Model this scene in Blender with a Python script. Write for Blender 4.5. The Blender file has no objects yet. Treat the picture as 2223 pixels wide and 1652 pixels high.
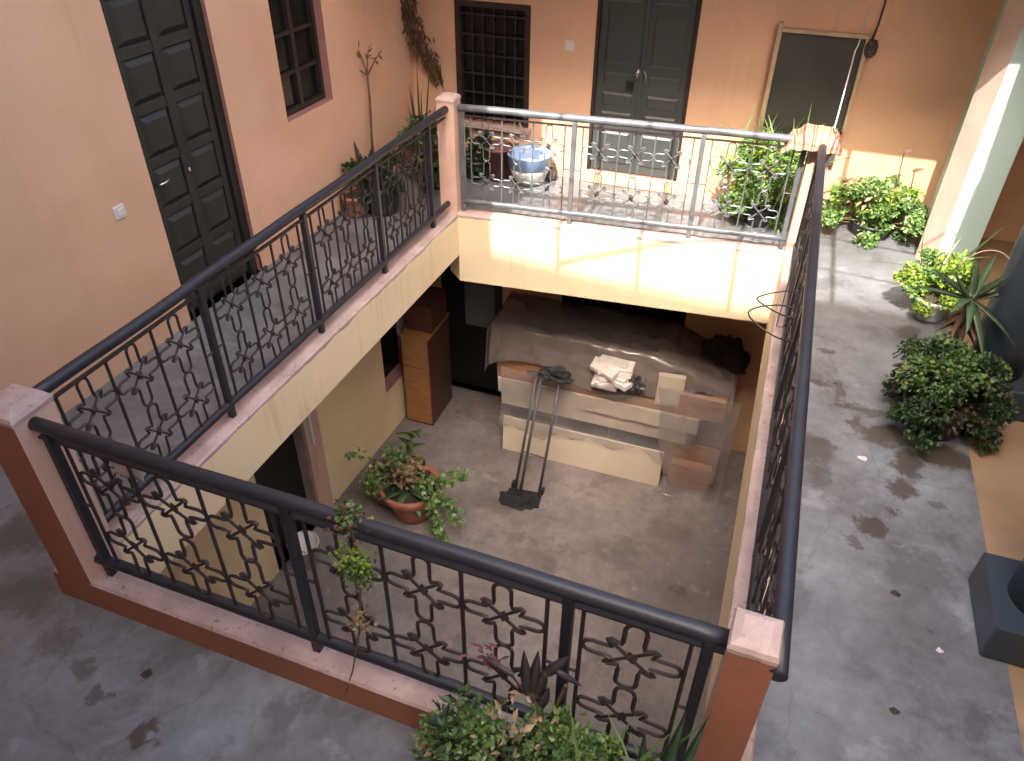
import bpy, math, random
from mathutils import Vector, Matrix, noise
random.seed(7)
D = bpy.data
scene = bpy.context.scene
col = scene.collection
V = Vector

# ------------------------------------------------------------------ camera
cam_d = D.cameras.new('camera'); cam = D.objects.new('camera', cam_d); col.objects.link(cam)
cr = V((0.94288025, 0.33299191, 0.00965464)); cu = V((-0.20788649, 0.56549874, 0.79811928)); cf = V((-0.26030758, 0.75453798, -0.60242211))
cam.matrix_world = Matrix(((cr.x, cu.x, -cf.x, 2.59827), (cr.y, cu.y, -cf.y, -1.52530), (cr.z, cu.z, -cf.z, 2.95459), (0, 0, 0, 1)))
cam_d.sensor_width = 36; cam_d.sensor_fit = 'HORIZONTAL'; cam_d.lens = 1673.06 / 2223 * 36
cam_d.clip_start = 0.02; cam_d.clip_end = 300
scene.camera = cam

# ------------------------------------------------------------------ sky, sun, exposure
SUN_TRAVEL = V((0.04, 1.0, -1.2)).normalized()
ELEV = math.asin(-SUN_TRAVEL.z)
world = D.worlds.new('World'); scene.world = world; world.use_nodes = True
wn = world.node_tree.nodes; wl = world.node_tree.links
sky = wn.new('ShaderNodeTexSky'); sky.sky_type = 'NISHITA'; sky.sun_disc = False
sky.sun_elevation = ELEV; sky.sun_rotation = math.radians(180 - 2); sky.air_density = 1.0; sky.dust_density = 10.0; sky.ozone_density = 1.0
wn['Background'].inputs['Strength'].default_value = 0.15
wl.new(sky.outputs[0], wn['Background'].inputs['Color'])
sd = D.lights.new('sun', 'SUN'); sd.energy = 2.0; sd.angle = math.radians(0.5); sd.color = (1.0, 0.95, 0.86)
sun = D.objects.new('sun', sd); col.objects.link(sun); sun.location = (0, -8, 14)
sun.rotation_euler = SUN_TRAVEL.to_track_quat('-Z', 'Y').to_euler()
vs = scene.view_settings
vs.view_transform = 'Standard'; vs.look = 'None'; vs.gamma = 1.0; vs.use_curve_mapping = False; vs.exposure = 2.45

# ------------------------------------------------------------------ materials
def new_mat(name):
    m = D.materials.new(name); m.use_nodes = True
    nt = m.node_tree; b = nt.nodes['Principled BSDF']
    return m, nt, b
def noise_node(nt, scale, detail=4, rough=0.55, coord=None):
    n = nt.nodes.new('ShaderNodeTexNoise'); n.inputs['Scale'].default_value = scale
    n.inputs['Detail'].default_value = detail; n.inputs['Roughness'].default_value = rough
    if coord is None:
        g = nt.nodes.get('geo') or nt.nodes.new('ShaderNodeNewGeometry'); g.name = 'geo'
        coord = g.outputs['Position']
    nt.links.new(coord, n.inputs['Vector'])
    return n
def ramp(nt, src, stops):
    r = nt.nodes.new('ShaderNodeValToRGB'); e = r.color_ramp.elements
    while len(e) < len(stops): e.new(0.5)
    for i, (p, c) in enumerate(stops):
        e[i].position = p; e[i].color = (c[0], c[1], c[2], 1) if hasattr(c, '__len__') else (c, c, c, 1)
    nt.links.new(src, r.inputs['Fac']); return r
def mixc(nt, fac, a, b):
    m = nt.nodes.new('ShaderNodeMix'); m.data_type = 'RGBA'
    for sock, v in ((m.inputs['Factor'], fac), (m.inputs['A'], a), (m.inputs['B'], b)):
        if hasattr(v, 'is_linked'): nt.links.new(v, sock)
        elif hasattr(v, '__len__'): sock.default_value = (v[0], v[1], v[2], 1)
        else: sock.default_value = v
    return m.outputs['Result']
def bump(nt, b, h, strength, dist):
    bp = nt.nodes.new('ShaderNodeBump'); bp.inputs['Strength'].default_value = strength; bp.inputs['Distance'].default_value = dist
    nt.links.new(h, bp.inputs['Height']); nt.links.new(bp.outputs[0], b.inputs['Normal']); return bp
def sc(c, k): return tuple(min(1, x * k) for x in c)
def mat(name, c, rough=0.6, var=0.15, scale=3.0, fine=60, bumpv=0.15, metal=0.0, wear=None, wear_at=0.62, spec=None, dirt=None, dirt_at=0.6, dist=0.004, streak=None, streak_at=0.6):
    m, nt, b = new_mat(name)
    n = noise_node(nt, scale, 5)
    r = ramp(nt, n.outputs['Fac'], [(0.3, sc(c, 1 - var)), (0.72, sc(c, 1 + var))])
    out = r.outputs['Color']
    if dirt:
        n3 = noise_node(nt, scale * 0.6, 8, 0.7)
        r3 = ramp(nt, n3.outputs['Fac'], [(dirt_at - 0.12, 0.0), (dirt_at + 0.14, 1.0)])
        out = mixc(nt, r3.outputs['Color'], out, dirt)
    if streak:
        mp = nt.nodes.new('ShaderNodeMapping'); mp.inputs['Scale'].default_value = (9, 9, 0.55)
        g_ = nt.nodes['geo']; nt.links.new(g_.outputs['Position'], mp.inputs['Vector'])
        n4 = noise_node(nt, 1.6, 7, 0.62, mp.outputs[0])
        n5 = noise_node(nt, 1.1, 3, 0.5)
        m5 = nt.nodes.new('ShaderNodeMath'); m5.operation = 'MULTIPLY'; nt.links.new(n4.outputs['Fac'], m5.inputs[0]); 
        r5 = ramp(nt, n5.outputs['Fac'], [(0.35, 0.55), (0.65, 1.15)]); nt.links.new(r5.outputs['Color'], m5.inputs[1])
        r4 = ramp(nt, m5.outputs[0], [(streak_at - 0.10, 0.0), (streak_at + 0.12, 0.75)])
        out = mixc(nt, r4.outputs['Color'], out, streak)
    if wear:
        n2 = noise_node(nt, scale * 6, 7, 0.65)
        r2 = ramp(nt, n2.outputs['Fac'], [(wear_at, 0.0), (wear_at + 0.04, 1.0)])
        out = mixc(nt, r2.outputs['Color'], out, wear)
    nt.links.new(out, b.inputs['Base Color'])
    nf = noise_node(nt, fine, 3)
    bump(nt, b, nf.outputs['Fac'], bumpv, dist)
    b.inputs['Roughness'].default_value = rough; b.inputs['Metallic'].default_value = metal
    if spec is not None: b.inputs['Specular IOR Level'].default_value = spec
    return m
def leaf_mat(name, dark, light, tip=None, trans=0.25, rough=0.45):
    m, nt, b = new_mat(name)
    g = nt.nodes.new('ShaderNodeNewGeometry'); g.name = 'geo'
    st = [(0.0, dark), (0.6, [(a + c) / 2 for a, c in zip(dark, light)]), (0.9, light)]
    if tip: st.append((0.97, tip))
    r = ramp(nt, g.outputs['Random Per Island'], st)
    nt.links.new(r.outputs['Color'], b.inputs['Base Color'])
    b.inputs['Roughness'].default_value = rough
    tr = nt.nodes.new('ShaderNodeBsdfTranslucent'); nt.links.new(r.outputs['Color'], tr.inputs['Color'])
    mx = nt.nodes.new('ShaderNodeMixShader'); mx.inputs[0].default_value = trans
    nt.links.new(b.outputs[0], mx.inputs[1]); nt.links.new(tr.outputs[0], mx.inputs[2])
    nt.links.new(mx.outputs[0], nt.nodes['Material Output'].inputs['Surface'])
    return m
def floor_mat(name, c, c2, stain, blobs, rough, scale=1.3):
    """worn cement screed with stains of fixed shape and place (world metres)"""
    m, nt, b = new_mat(name)
    n = noise_node(nt, scale, 6, 0.6); r = ramp(nt, n.outputs['Fac'], [(0.32, c2), (0.68, c)])
    n1 = noise_node(nt, 9, 6, 0.7); r1 = ramp(nt, n1.outputs['Fac'], [(0.35, 0.72), (0.65, 1.08)])
    mu = nt.nodes.new('ShaderNodeMix'); mu.data_type = 'RGBA'; mu.blend_type = 'MULTIPLY'; mu.inputs['Factor'].default_value = 0.8
    nt.links.new(r.outputs['Color'], mu.inputs['A']); nt.links.new(r1.outputs['Color'], mu.inputs['B'])
    out = mu.outputs['Result']
    n2 = noise_node(nt, 14, 8, 0.75); r2 = ramp(nt, n2.outputs['Fac'], [(0.64, 0.0), (0.70, 0.75)])
    out = mixc(nt, r2.outputs['Color'], out, stain)
    n6 = noise_node(nt, 2.3, 9, 0.72); r6 = ramp(nt, n6.outputs['Fac'], [(0.53, 0.0), (0.62, 0.7)])
    out = mixc(nt, r6.outputs['Color'], out, sc(c2, 0.72))
    n8 = noise_node(nt, 3.7, 8, 0.7); r8 = ramp(nt, n8.outputs['Fac'], [(0.58, 0.0), (0.66, 0.5)])
    out = mixc(nt, r8.outputs['Color'], out, sc(c, 1.22))
    vo = nt.nodes.new('ShaderNodeTexVoronoi'); vo.feature = 'DISTANCE_TO_EDGE'; vo.inputs['Scale'].default_value = 0.75
    nv = noise_node(nt, 4, 6, 0.6); va = nt.nodes.new('ShaderNodeVectorMath'); va.operation = 'MULTIPLY_ADD'; va.inputs[1].default_value = (.22, .22, 0)
    nt.links.new(nv.outputs['Color'], va.inputs[0]); nt.links.new(nt.nodes['geo'].outputs['Position'], va.inputs[2]); nt.links.new(va.outputs[0], vo.inputs['Vector'])
    rv_ = ramp(nt, vo.outputs['Distance'], [(0.0, 0.26), (0.005, 0.0)])
    out = mixc(nt, rv_.outputs['Color'], out, sc(stain, 0.6))
    nd = noise_node(nt, 7.5, 7, 0.7)
    off = nt.nodes.new('ShaderNodeVectorMath'); off.operation = 'MULTIPLY_ADD'
    nt.links.new(nd.outputs['Color'], off.inputs[0]); off.inputs[1].default_value = (0.30, 0.30, 0); off.inputs[2].default_value = (-0.15, -0.15, 0)
    ad = nt.nodes.new('ShaderNodeVectorMath'); ad.operation = 'ADD'
    nt.links.new(nt.nodes['geo'].outputs['Position'], ad.inputs[0]); nt.links.new(off.outputs[0], ad.inputs[1])
    acc = None
    for (x, y, rx, ry, k) in blobs:
        s = nt.nodes.new('ShaderNodeVectorMath'); s.operation = 'SUBTRACT'; s.inputs[1].default_value = (x, y, 0); nt.links.new(ad.outputs[0], s.inputs[0])
        q = nt.nodes.new('ShaderNodeVectorMath'); q.operation = 'MULTIPLY'; q.inputs[1].default_value = (1 / rx, 1 / ry, 0); nt.links.new(s.outputs[0], q.inputs[0])
        l = nt.nodes.new('ShaderNodeVectorMath'); l.operation = 'LENGTH'; nt.links.new(q.outputs[0], l.inputs[0])
        mr = nt.nodes.new('ShaderNodeMapRange'); mr.interpolation_type = 'SMOOTHSTEP'
        mr.inputs['From Min'].default_value = 0.5; mr.inputs['From Max'].default_value = 1.0; mr.inputs['To Min'].default_value = k; mr.inputs['To Max'].default_value = 0
        nt.links.new(l.outputs['Value'], mr.inputs['Value'])
        if acc is None: acc = mr.outputs[0]
        else:
            mm = nt.nodes.new('ShaderNodeMath'); mm.operation = 'MAXIMUM'; nt.links.new(acc, mm.inputs[0]); nt.links.new(mr.outputs[0], mm.inputs[1]); acc = mm.outputs[0]
    if acc is not None: out = mixc(nt, acc, out, stain)
    nt.links.new(out, b.inputs['Base Color'])
    rr = ramp(nt, n1.outputs['Fac'], [(0.3, rough - 0.1), (0.7, rough + 0.14)])
    nt.links.new(rr.outputs['Color'], b.inputs['Roughness'])
    nf = noise_node(nt, 40, 5, 0.6); bump(nt, b, nf.outputs['Fac'], 0.18, 0.003)
    return m
def stripe_mat(name):
    m, nt, b = new_mat(name)
    tc = nt.nodes.new('ShaderNodeTexCoord'); sp = nt.nodes.new('ShaderNodeSeparateXYZ'); nt.links.new(tc.outputs['UV'], sp.inputs[0])
    w = nt.nodes.new('ShaderNodeTexNoise'); w.noise_dimensions = '1D'; w.inputs['Scale'].default_value = 15; w.inputs['Detail'].default_value = 1
    nt.links.new(sp.outputs['X'], w.inputs['W'])
    r = ramp(nt, w.outputs['Fac'], [(0.0, (0.16, 0.045, 0.035)), (0.38, (0.16, 0.045, 0.035)), (0.42, (0.30, 0.20, 0.13)), (0.53, (0.33, 0.235, 0.155)), (0.57, (0.34, 0.17, 0.11)), (0.62, (0.27, 0.16, 0.10)), (0.7, (0.45, 0.07, 0.06))])
    r.color_ramp.interpolation = 'EASE'
    nt.links.new(r.outputs['Color'], b.inputs['Base Color']); b.inputs['Roughness'].default_value = 0.9
    nf = noise_node(nt, 220, 2); bump(nt, b, nf.outputs['Fac'], 0.4, 0.003)
    return m
def plastic_mat(name, c, alpha):
    m, nt, b = new_mat(name)
    b.inputs['Base Color'].default_value = (*c, 1); b.inputs['Roughness'].default_value = 0.2; b.inputs['Specular IOR Level'].default_value = 0.8
    n = noise_node(nt, 2.5, 2, 0.4); r = ramp(nt, n.outputs['Fac'], [(0.3, max(0.05, alpha - 0.14)), (0.7, min(1, alpha + 0.14))])
    nt.links.new(r.outputs['Color'], b.inputs['Alpha'])
    nf = noise_node(nt, 8, 3, 0.5); bump(nt, b, nf.outputs['Fac'], 0.5, 0.015)
    return m
def wood_mat(name, c, rough=0.45):
    m, nt, b = new_mat(name)
    tc = nt.nodes.new('ShaderNodeNewGeometry'); tc.name = 'geo'
    mp = nt.nodes.new('ShaderNodeMapping'); mp.inputs['Scale'].default_value = (3, 22, 22); nt.links.new(tc.outputs['Position'], mp.inputs['Vector'])
    n = noise_node(nt, 2.2, 6, 0.6, mp.outputs[0]); r = ramp(nt, n.outputs['Fac'], [(0.3, sc(c, 0.72)), (0.7, sc(c, 1.2))])
    nt.links.new(r.outputs['Color'], b.inputs['Base Color']); b.inputs['Roughness'].default_value = rough
    bump(nt, b, n.outputs['Fac'], 0.15, 0.003)
    return m

M = {}
M['peach'] = mat('peach_plaster', (0.73, 0.445, 0.28), 0.75, 0.10, 1.3, 90, 0.25, dirt=(0.66, 0.39, 0.24), dirt_at=0.58, streak=(0.64, 0.39, 0.25), streak_at=0.62)
M['pink'] = mat('pink_peach_plaster', (0.71, 0.425, 0.275), 0.75, 0.10, 0.9, 90, 0.25, dirt=(0.63, 0.355, 0.21), dirt_at=0.56, streak=(0.62, 0.36, 0.225), streak_at=0.62)
M['reveal'] = mat('brick_pink_paint', (0.38, 0.18, 0.15), 0.7, 0.12, 3, 70, 0.2)
M['terracotta'] = mat('terracotta_paint', (0.29, 0.112, 0.062), 0.65, 0.14, 2.5, 80, 0.3, wear=(0.34, 0.18, 0.13), wear_at=0.67, dirt=(0.21, 0.085, 0.05), dirt_at=0.6)
M['curb'] = mat('worn_pinkish_cement', (0.46, 0.335, 0.305), 0.7, 0.2, 5, 70, 0.4, wear=(0.22, 0.165, 0.15), wear_at=0.60, dirt=(0.30, 0.22, 0.20), dirt_at=0.58)
M['post'] = mat('pale_peach_plaster', (0.62, 0.40, 0.31), 0.7, 0.10, 4, 80, 0.3, wear=(0.40, 0.27, 0.22), wear_at=0.66, streak=(0.45, 0.28, 0.21), streak_at=0.58)
M['cream'] = mat('cream_fascia_paint', (0.76, 0.615, 0.41), 0.7, 0.06, 1.6, 90, 0.2, dirt=(0.70, 0.55, 0.36), dirt_at=0.62, streak=(0.58, 0.42, 0.26), streak_at=0.60)
M['yellow'] = mat('yellow_wall_paint', (0.84, 0.68, 0.40), 0.7, 0.06, 1.2, 90, 0.2, dirt=(0.72, 0.54, 0.30), dirt_at=0.58)
M['orange_wall'] = mat('orange_peach_wall', (0.78, 0.50, 0.29), 0.75, 0.12, 1.5, 80, 0.2)
M['ceiling'] = mat('white_bounce_soffit', (0.8, 0.76, 0.7), 0.8, 0.05, 2)  # unseen roof undersides coloured white to bounce light onto the walls
M['roof'] = mat('roof_cement', (0.4, 0.36, 0.33), 0.85, 0.12, 2)
M['mint'] = mat('mint_paint', (0.50, 0.66, 0.60), 0.55, 0.06, 3, 60, 0.15)
M['mint_side'] = mat('peach_pillar_paint', (0.66, 0.50, 0.42), 0.6, 0.1, 3)
M['ochre_floor'] = mat('ochre_painted_floor', (0.36, 0.235, 0.135), 0.5, 0.2, 2.2, 40, 0.15, dirt=(0.22, 0.155, 0.11), dirt_at=0.62)
M['blue'] = mat('slate_blue_gloss_paint', (0.040, 0.055, 0.072), 0.32, 0.12, 5, 50, 0.12, wear=(0.13, 0.15, 0.17), wear_at=0.72)
M['rail'] = mat('blue_black_rail_paint', (0.018, 0.018, 0.025), 0.45, 0.2, 9, 120, 0.2, wear=(0.085, 0.08, 0.085), wear_at=0.70)
M['rail_sunlit'] = mat('sunlit_grey_rail_paint', (0.11, 0.118, 0.13), 0.36, 0.2, 9, 120, 0.2, wear=(0.15, 0.15, 0.15), wear_at=0.68)  # black rail paint lightened, putting sunlight into the far railing's colour
M['iron'] = mat('rusty_black_iron', (0.028, 0.020, 0.020), 0.5, 0.35, 14, 150, 0.3, wear=(0.085, 0.035, 0.022), wear_at=0.62)
M['dark_door'] = mat('dark_green_black_paint', (0.030, 0.028, 0.023), 0.55, 0.2, 4, 70, 0.2, wear=(0.10, 0.09, 0.075), wear_at=0.74)
M['black_frame'] = mat('black_frame_paint', (0.014, 0.012, 0.012), 0.5, 0.2, 6)
M['brown_frame'] = mat('dark_brown_frame', (0.030, 0.019, 0.015), 0.5, 0.2, 6)
M['grey_door'] = mat('charcoal_door_paint', (0.058, 0.062, 0.060), 0.42, 0.12, 3, 60, 0.12)
M['grey_panel'] = mat('dull_grey_panel', (0.17, 0.18, 0.17), 0.6, 0.15, 3)
M['glass'] = mat('dark_window_glass', (0.008, 0.009, 0.009), 0.22, 0.1, 3, 5, 0.04, spec=0.3)
M['screen'] = mat('dark_fly_screen', (0.060, 0.056, 0.050), 0.6, 0.25, 2.5, 300, 0.4)
M['pale_wood'] = mat('weathered_pale_wood', (0.50, 0.37, 0.24), 0.7, 0.18, 9, 60, 0.3)
M['white_plastic'] = mat('white_plastic', (0.68, 0.64, 0.58), 0.4, 0.05, 5)
M['white_metal'] = mat('bright_metal', (0.7, 0.7, 0.7), 0.25, 0.05, 5, metal=1.0)
M['cable_white'] = mat('white_cable', (0.75, 0.73, 0.7), 0.4, 0.05)
M['cable_dark'] = mat('dark_cable', (0.03, 0.028, 0.026), 0.45, 0.1)
M['soot'] = mat('sooty_metal', (0.055, 0.045, 0.04), 0.7, 0.4, 12, wear=(0.3, 0.27, 0.24), wear_at=0.58)
M['terra_pot'] = mat('terracotta_pot_clay', (0.36, 0.135, 0.085), 0.6, 0.12, 6, 60, 0.2)
M['brown_bucket'] = mat('brown_plastic_bucket', (0.16, 0.065, 0.055), 0.4, 0.1, 5)
M['basin'] = mat('white_enamel_basin', (0.62, 0.62, 0.60), 0.3, 0.04, 5)
M['basin_rim'] = mat('light_blue_enamel', (0.28, 0.42, 0.68), 0.3, 0.05, 5)
M['black_pot'] = mat('black_plastic_pot', (0.02, 0.02, 0.022), 0.45, 0.2, 6)
M['grey_pot'] = mat('grey_enamel_pot', (0.4, 0.42, 0.42), 0.35, 0.15, 8)
M['soil'] = mat('dark_soil', (0.045, 0.03, 0.022), 0.95, 0.4, 25, 60, 0.8)
M['stem'] = mat('brown_stem', (0.10, 0.07, 0.04), 0.8, 0.3, 20)
M['dry'] = mat('dry_brown_plant', (0.13, 0.07, 0.04), 0.85, 0.4, 16)
M['green_stem'] = mat('green_stem', (0.10, 0.15, 0.045), 0.6, 0.3, 20)
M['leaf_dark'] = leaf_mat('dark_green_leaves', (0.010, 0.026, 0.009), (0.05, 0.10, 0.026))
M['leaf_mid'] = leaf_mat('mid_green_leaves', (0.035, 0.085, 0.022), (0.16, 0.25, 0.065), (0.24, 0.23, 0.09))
M['leaf_bright'] = leaf_mat('bright_green_leaves', (0.09, 0.20, 0.045), (0.34, 0.50, 0.16), (0.52, 0.56, 0.38), 0.4)
M['leaf_lime'] = leaf_mat('lime_green_leaves', (0.13, 0.25, 0.03), (0.42, 0.54, 0.08), (0.45, 0.38, 0.2), 0.4)
M['leaf_purple'] = leaf_mat('purple_leaves', (0.05, 0.02, 0.045), (0.13, 0.05, 0.12), None, 0.15)
M['leaf_grey'] = leaf_mat('grey_purple_leaves', (0.028, 0.02, 0.026), (0.085, 0.062, 0.07), None, 0.15)
M['leaf_red'] = leaf_mat('dull_red_leaves', (0.08, 0.025, 0.03), (0.17, 0.05, 0.06), None, 0.2)
M['leaf_dry'] = leaf_mat('dried_leaves', (0.07, 0.035, 0.02), (0.22, 0.13, 0.07), None, 0.1, 0.8)
M['leaf_brown'] = leaf_mat('dark_brown_leaves', (0.025, 0.018, 0.010), (0.10, 0.075, 0.035), None, 0.1, 0.8)
M['leaf_tan'] = leaf_mat('tan_dried_leaves', (0.22, 0.15, 0.08), (0.45, 0.33, 0.19), None, 0.15, 0.8)
M['aloe'] = mat('grey_green_aloe', (0.065, 0.11, 0.055), 0.42, 0.2, 12, 60, 0.1)
M['snake'] = mat('dark_snake_plant', (0.045, 0.085, 0.04), 0.4, 0.35, 22, 60, 0.1)
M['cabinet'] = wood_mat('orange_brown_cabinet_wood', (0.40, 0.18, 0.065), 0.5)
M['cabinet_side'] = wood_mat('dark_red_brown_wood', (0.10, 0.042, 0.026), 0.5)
M['board_orange'] = wood_mat('orange_wood_board', (0.34, 0.16, 0.085), 0.6)
M['board_beige'] = mat('beige_laminate_board', (0.50, 0.41, 0.33), 0.6, 0.08, 4)
M['board_cream'] = mat('cream_laminate_panel', (0.60, 0.50, 0.38), 0.55, 0.07, 2.5, wear=(0.3, 0.19, 0.1), wear_at=0.74)
M['paper'] = mat('white_paper_stack', (0.62, 0.56, 0.53), 0.8, 0.1, 14, 80, 0.5)
M['black_rag'] = mat('black_rag', (0.012, 0.012, 0.013), 0.7, 0.4, 14, 50, 0.5)
M['brown_sack'] = mat('dark_brown_sack', (0.045, 0.035, 0.028), 0.9, 0.3, 9, 50, 0.5)
M['plastic'] = plastic_mat('dusty_plastic_sheet', (0.215, 0.175, 0.16), 0.66)
M['plastic_clear'] = plastic_mat('clear_crumpled_plastic', (0.45, 0.41, 0.40), 0.13)
M['plastic_haze'] = plastic_mat('hazy_hanging_plastic', (0.36, 0.32, 0.31), 0.26)
M['black_plastic'] = mat('dark_plastic_sheet', (0.035, 0.033, 0.035), 0.3, 0.4, 6, 20, 0.6)
M['dolly'] = mat('grey_steel_tube', (0.07, 0.068, 0.075), 0.38, 0.3, 12, 90, 0.2)
M['cloth'] = stripe_mat('striped_cloth')
M['debris'] = mat('dry_leaf_bits', (0.05, 0.035, 0.025), 0.9, 0.4, 30)
STAIN = (0.062, 0.047, 0.036)
rb = [(3.73, 3.65, .10, .13, .7), (3.21, 3.22, .06, .05, .75), (3.16, 2.84, .08, .06, .7), (3.30, 2.61, .12, .04, .7), (3.40, 2.50, .05, .09, .7),
      (3.15, 2.16, .16, .14, .7), (3.20, 1.95, .08, .16, .5), (3.28, 2.75, .05, .14, .6), (3.5, 2.62, .2, .07, .6), (3.36, 1.5, .06, .04, .6), (3.8, 1.9, .07, .05, .5), (3.58, 2.42, .22, .11, .85), (3.66, 2.2, .10, .17, .85), (3.63, 1.99, .10, .09, .8), (3.56, 1.79, .05, .05, .75),
      (3.46, 1.64, .09, .07, .9), (3.85, 2.35, .2, .14, .9), (0.74, -.51, .07, .06, .9), (.44, -.43, .08, .05, .7), (.30, -.36, .08, .07, .6),
      (-.55, .16, .2, .2, .7), (-.25, -.15, .24, .16, .6), (.1, -.3, .15, .1, .5)]
M['floor'] = floor_mat('grey_cement_screed', (0.232, 0.242, 0.262), (0.128, 0.126, 0.133), STAIN, rb, 0.36)
lb = [(2.6, 3.3, .10, .08, .7), (1.2, 3.2, .3, .2, .4), (.6, 3.75, .3, .15, .5), (1.9, 2.9, .4, .2, .35), (2.4, 4.0, .3, .2, .45)]
M['low_floor'] = floor_mat('brownish_cement_screed', (0.29, 0.25, 0.235), (0.18, 0.15, 0.14), (0.10, 0.075, 0.06), lb, 0.5, 1.0)

# ------------------------------------------------------------------ mesh helpers
class MB:
    def __init__(s): s.v = []; s.f = []; s.mi = []; s.uv = None
    def add(s, vs, fs, mi=0):
        o = len(s.v); s.v += [V(p) for p in vs]
        for f in fs: s.f.append([i + o for i in f]); s.mi.append(mi)
        return s
    def box(s, c, d, rz=0, mi=0, R=None, bev=0.0):
        hx, hy, hz = d[0] / 2, d[1] / 2, d[2] / 2
        R = R or Matrix.Rotation(rz, 3, 'Z'); c = V(c)
        if bev <= 0:
            P = [c + R @ V((x * hx, y * hy, z * hz)) for z in (-1, 1) for y in (-1, 1) for x in (-1, 1)]
            return s.add(P, [(0, 2, 3, 1), (4, 5, 7, 6), (0, 1, 5, 4), (2, 6, 7, 3), (0, 4, 6, 2), (1, 3, 7, 5)], mi)
        b = min(bev, hx * .9, hy * .9, hz * .9); P = []; idx = {}
        for sx in (-1, 1):
            for sy in (-1, 1):
                for sz in (-1, 1):
                    for k in range(3):
                        q = [sx * (hx - b), sy * (hy - b), sz * (hz - b)]; q[k] = (sx * hx, sy * hy, sz * hz)[k]
                        idx[sx, sy, sz, k] = len(P); P.append(c + R @ V(q))
        F = []
        def face(ids):
            n = (P[ids[1]] - P[ids[0]]).cross(P[ids[2]] - P[ids[0]])
            ctr = sum((P[i] for i in ids), V()) / len(ids)
            F.append(ids if n.dot(ctr - c) > 0 else ids[::-1])
        for k in range(3):
            a, bb = [(1, 2), (0, 2), (0, 1)][k]
            for sg in (-1, 1):
                ids = []
                for t in ((-1, -1), (1, -1), (1, 1), (-1, 1)):
                    q = [0, 0, 0]; q[k] = sg; q[a] = t[0]; q[bb] = t[1]; ids.append(idx[q[0], q[1], q[2], k])
                face(ids)
            for t in ((-1, -1), (1, -1), (1, 1), (-1, 1)):
                ids = []
                for sg in (-1, 1):
                    q = [0, 0, 0]; q[k] = sg; q[a] = t[0]; q[bb] = t[1]
                    pr = [idx[q[0], q[1], q[2], a], idx[q[0], q[1], q[2], bb]]
                    ids += pr if sg < 0 else pr[::-1]
                face(ids)
        for sx in (-1, 1):
            for sy in (-1, 1):
                for sz in (-1, 1): face([idx[sx, sy, sz, k] for k in range(3)])
        return s.add(P, F, mi)
    def tube(s, path, r, n=8, mi=0, closed=False, cap=True):
        path = [V(p) for p in path]; L = len(path); rr = r if hasattr(r, '__len__') else [r] * L
        up = V((0, 0, 1)); rings = []; prev = None
        for i, p in enumerate(path):
            if closed: t = path[(i + 1) % L] - path[i - 1]
            else: t = path[min(i + 1, L - 1)] - path[max(i - 1, 0)]
            t = t.normalized() if t.length > 1e-9 else V((0, 0, 1))
            if prev is None:
                a = t.cross(up);  a = t.cross(V((1, 0, 0))) if a.length < 1e-3 else a
            else: a = prev - t * prev.dot(t); a = t.cross(up) if a.length < 1e-4 else a
            a.normalize(); prev = a; b = t.cross(a)
            rings.append([p + (a * math.cos(2 * math.pi * k / n) + b * math.sin(2 * math.pi * k / n)) * rr[i] for k in range(n)])
        vs = [q for R in rings for q in R]; fs = []
        for i in range(L if closed else L - 1):
            j = (i + 1) % L
            for k in range(n): fs.append((i * n + k, i * n + (k + 1) % n, j * n + (k + 1) % n, j * n + k))
        if cap and not closed:
            fs.append(tuple(range(n))[::-1]); fs.append(tuple((L - 1) * n + k for k in range(n)))
        return s.add(vs, fs, mi)
    def lathe(s, c, prof, n=24, mi=0, wob=0.0):
        c = V(c); vs = []; fs = []
        for (r, z) in prof:
            for k in range(n):
                a = 2 * math.pi * k / n; w = 1 + wob * math.sin(3 * a + z * 7)
                vs.append(c + V((math.cos(a) * r * w, math.sin(a) * r * w, z)))
        for i in range(len(prof) - 1):
            for k in range(n): fs.append((i * n + k, i * n + (k + 1) % n, (i + 1) * n + (k + 1) % n, (i + 1) * n + k))
        return s.add(vs, fs, mi)
    def build(s, name, m, parent=None, smooth=False, origin=None):
        if origin is None:
            if s.v:
                xs = [p.x for p in s.v]; ys = [p.y for p in s.v]; zs = [p.z for p in s.v]
                origin = V(((min(xs) + max(xs)) / 2, (min(ys) + max(ys)) / 2, min(zs)))
            else: origin = V()
        origin = V(origin)
        me = D.meshes.new(name); me.from_pydata([p - origin for p in s.v], [], s.f)
        for mm in (m if isinstance(m, (list, tuple)) else [m]): me.materials.append(M[mm] if isinstance(mm, str) else mm)
        me.polygons.foreach_set('material_index', s.mi)
        if smooth: me.polygons.foreach_set('use_smooth', [True] * len(s.f))
        if s.uv:
            ul = me.uv_layers.new(name='UVMap')
            for li, l in enumerate(me.loops): ul.data[li].uv = s.uv[l.vertex_index]
        me.update()
        return place(name, me, origin, parent)
def place(name, me, loc, parent=None, rot=(0, 0, 0), scale=(1, 1, 1)):
    o = D.objects.new(name, me); col.objects.link(o)
    o.location = loc; o.rotation_euler = rot; o.scale = scale
    if parent is not None:
        o.parent = parent; o.matrix_parent_inverse = parent.matrix_basis.inverted()
    return o
def thing(name, label, cat, loc, group=None):
    o = D.objects.new(name, None); col.objects.link(o); o.location = loc; o.empty_display_size = 0.1
    return tag(o, label, cat, group)
def tag(o, label=None, cat=None, group=None, kind=None):
    if label: o['label'] = label
    if cat: o['category'] = cat
    if group: o['group'] = group
    if kind: o['kind'] = kind
    return o
def mesh_only(mb, m, name, smooth=False):
    me = D.meshes.new(name); me.from_pydata(mb.v, [], mb.f)
    me.materials.append(M[m]);
    if smooth: me.polygons.foreach_set('use_smooth', [True] * len(mb.f))
    me.update(); return me

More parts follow.
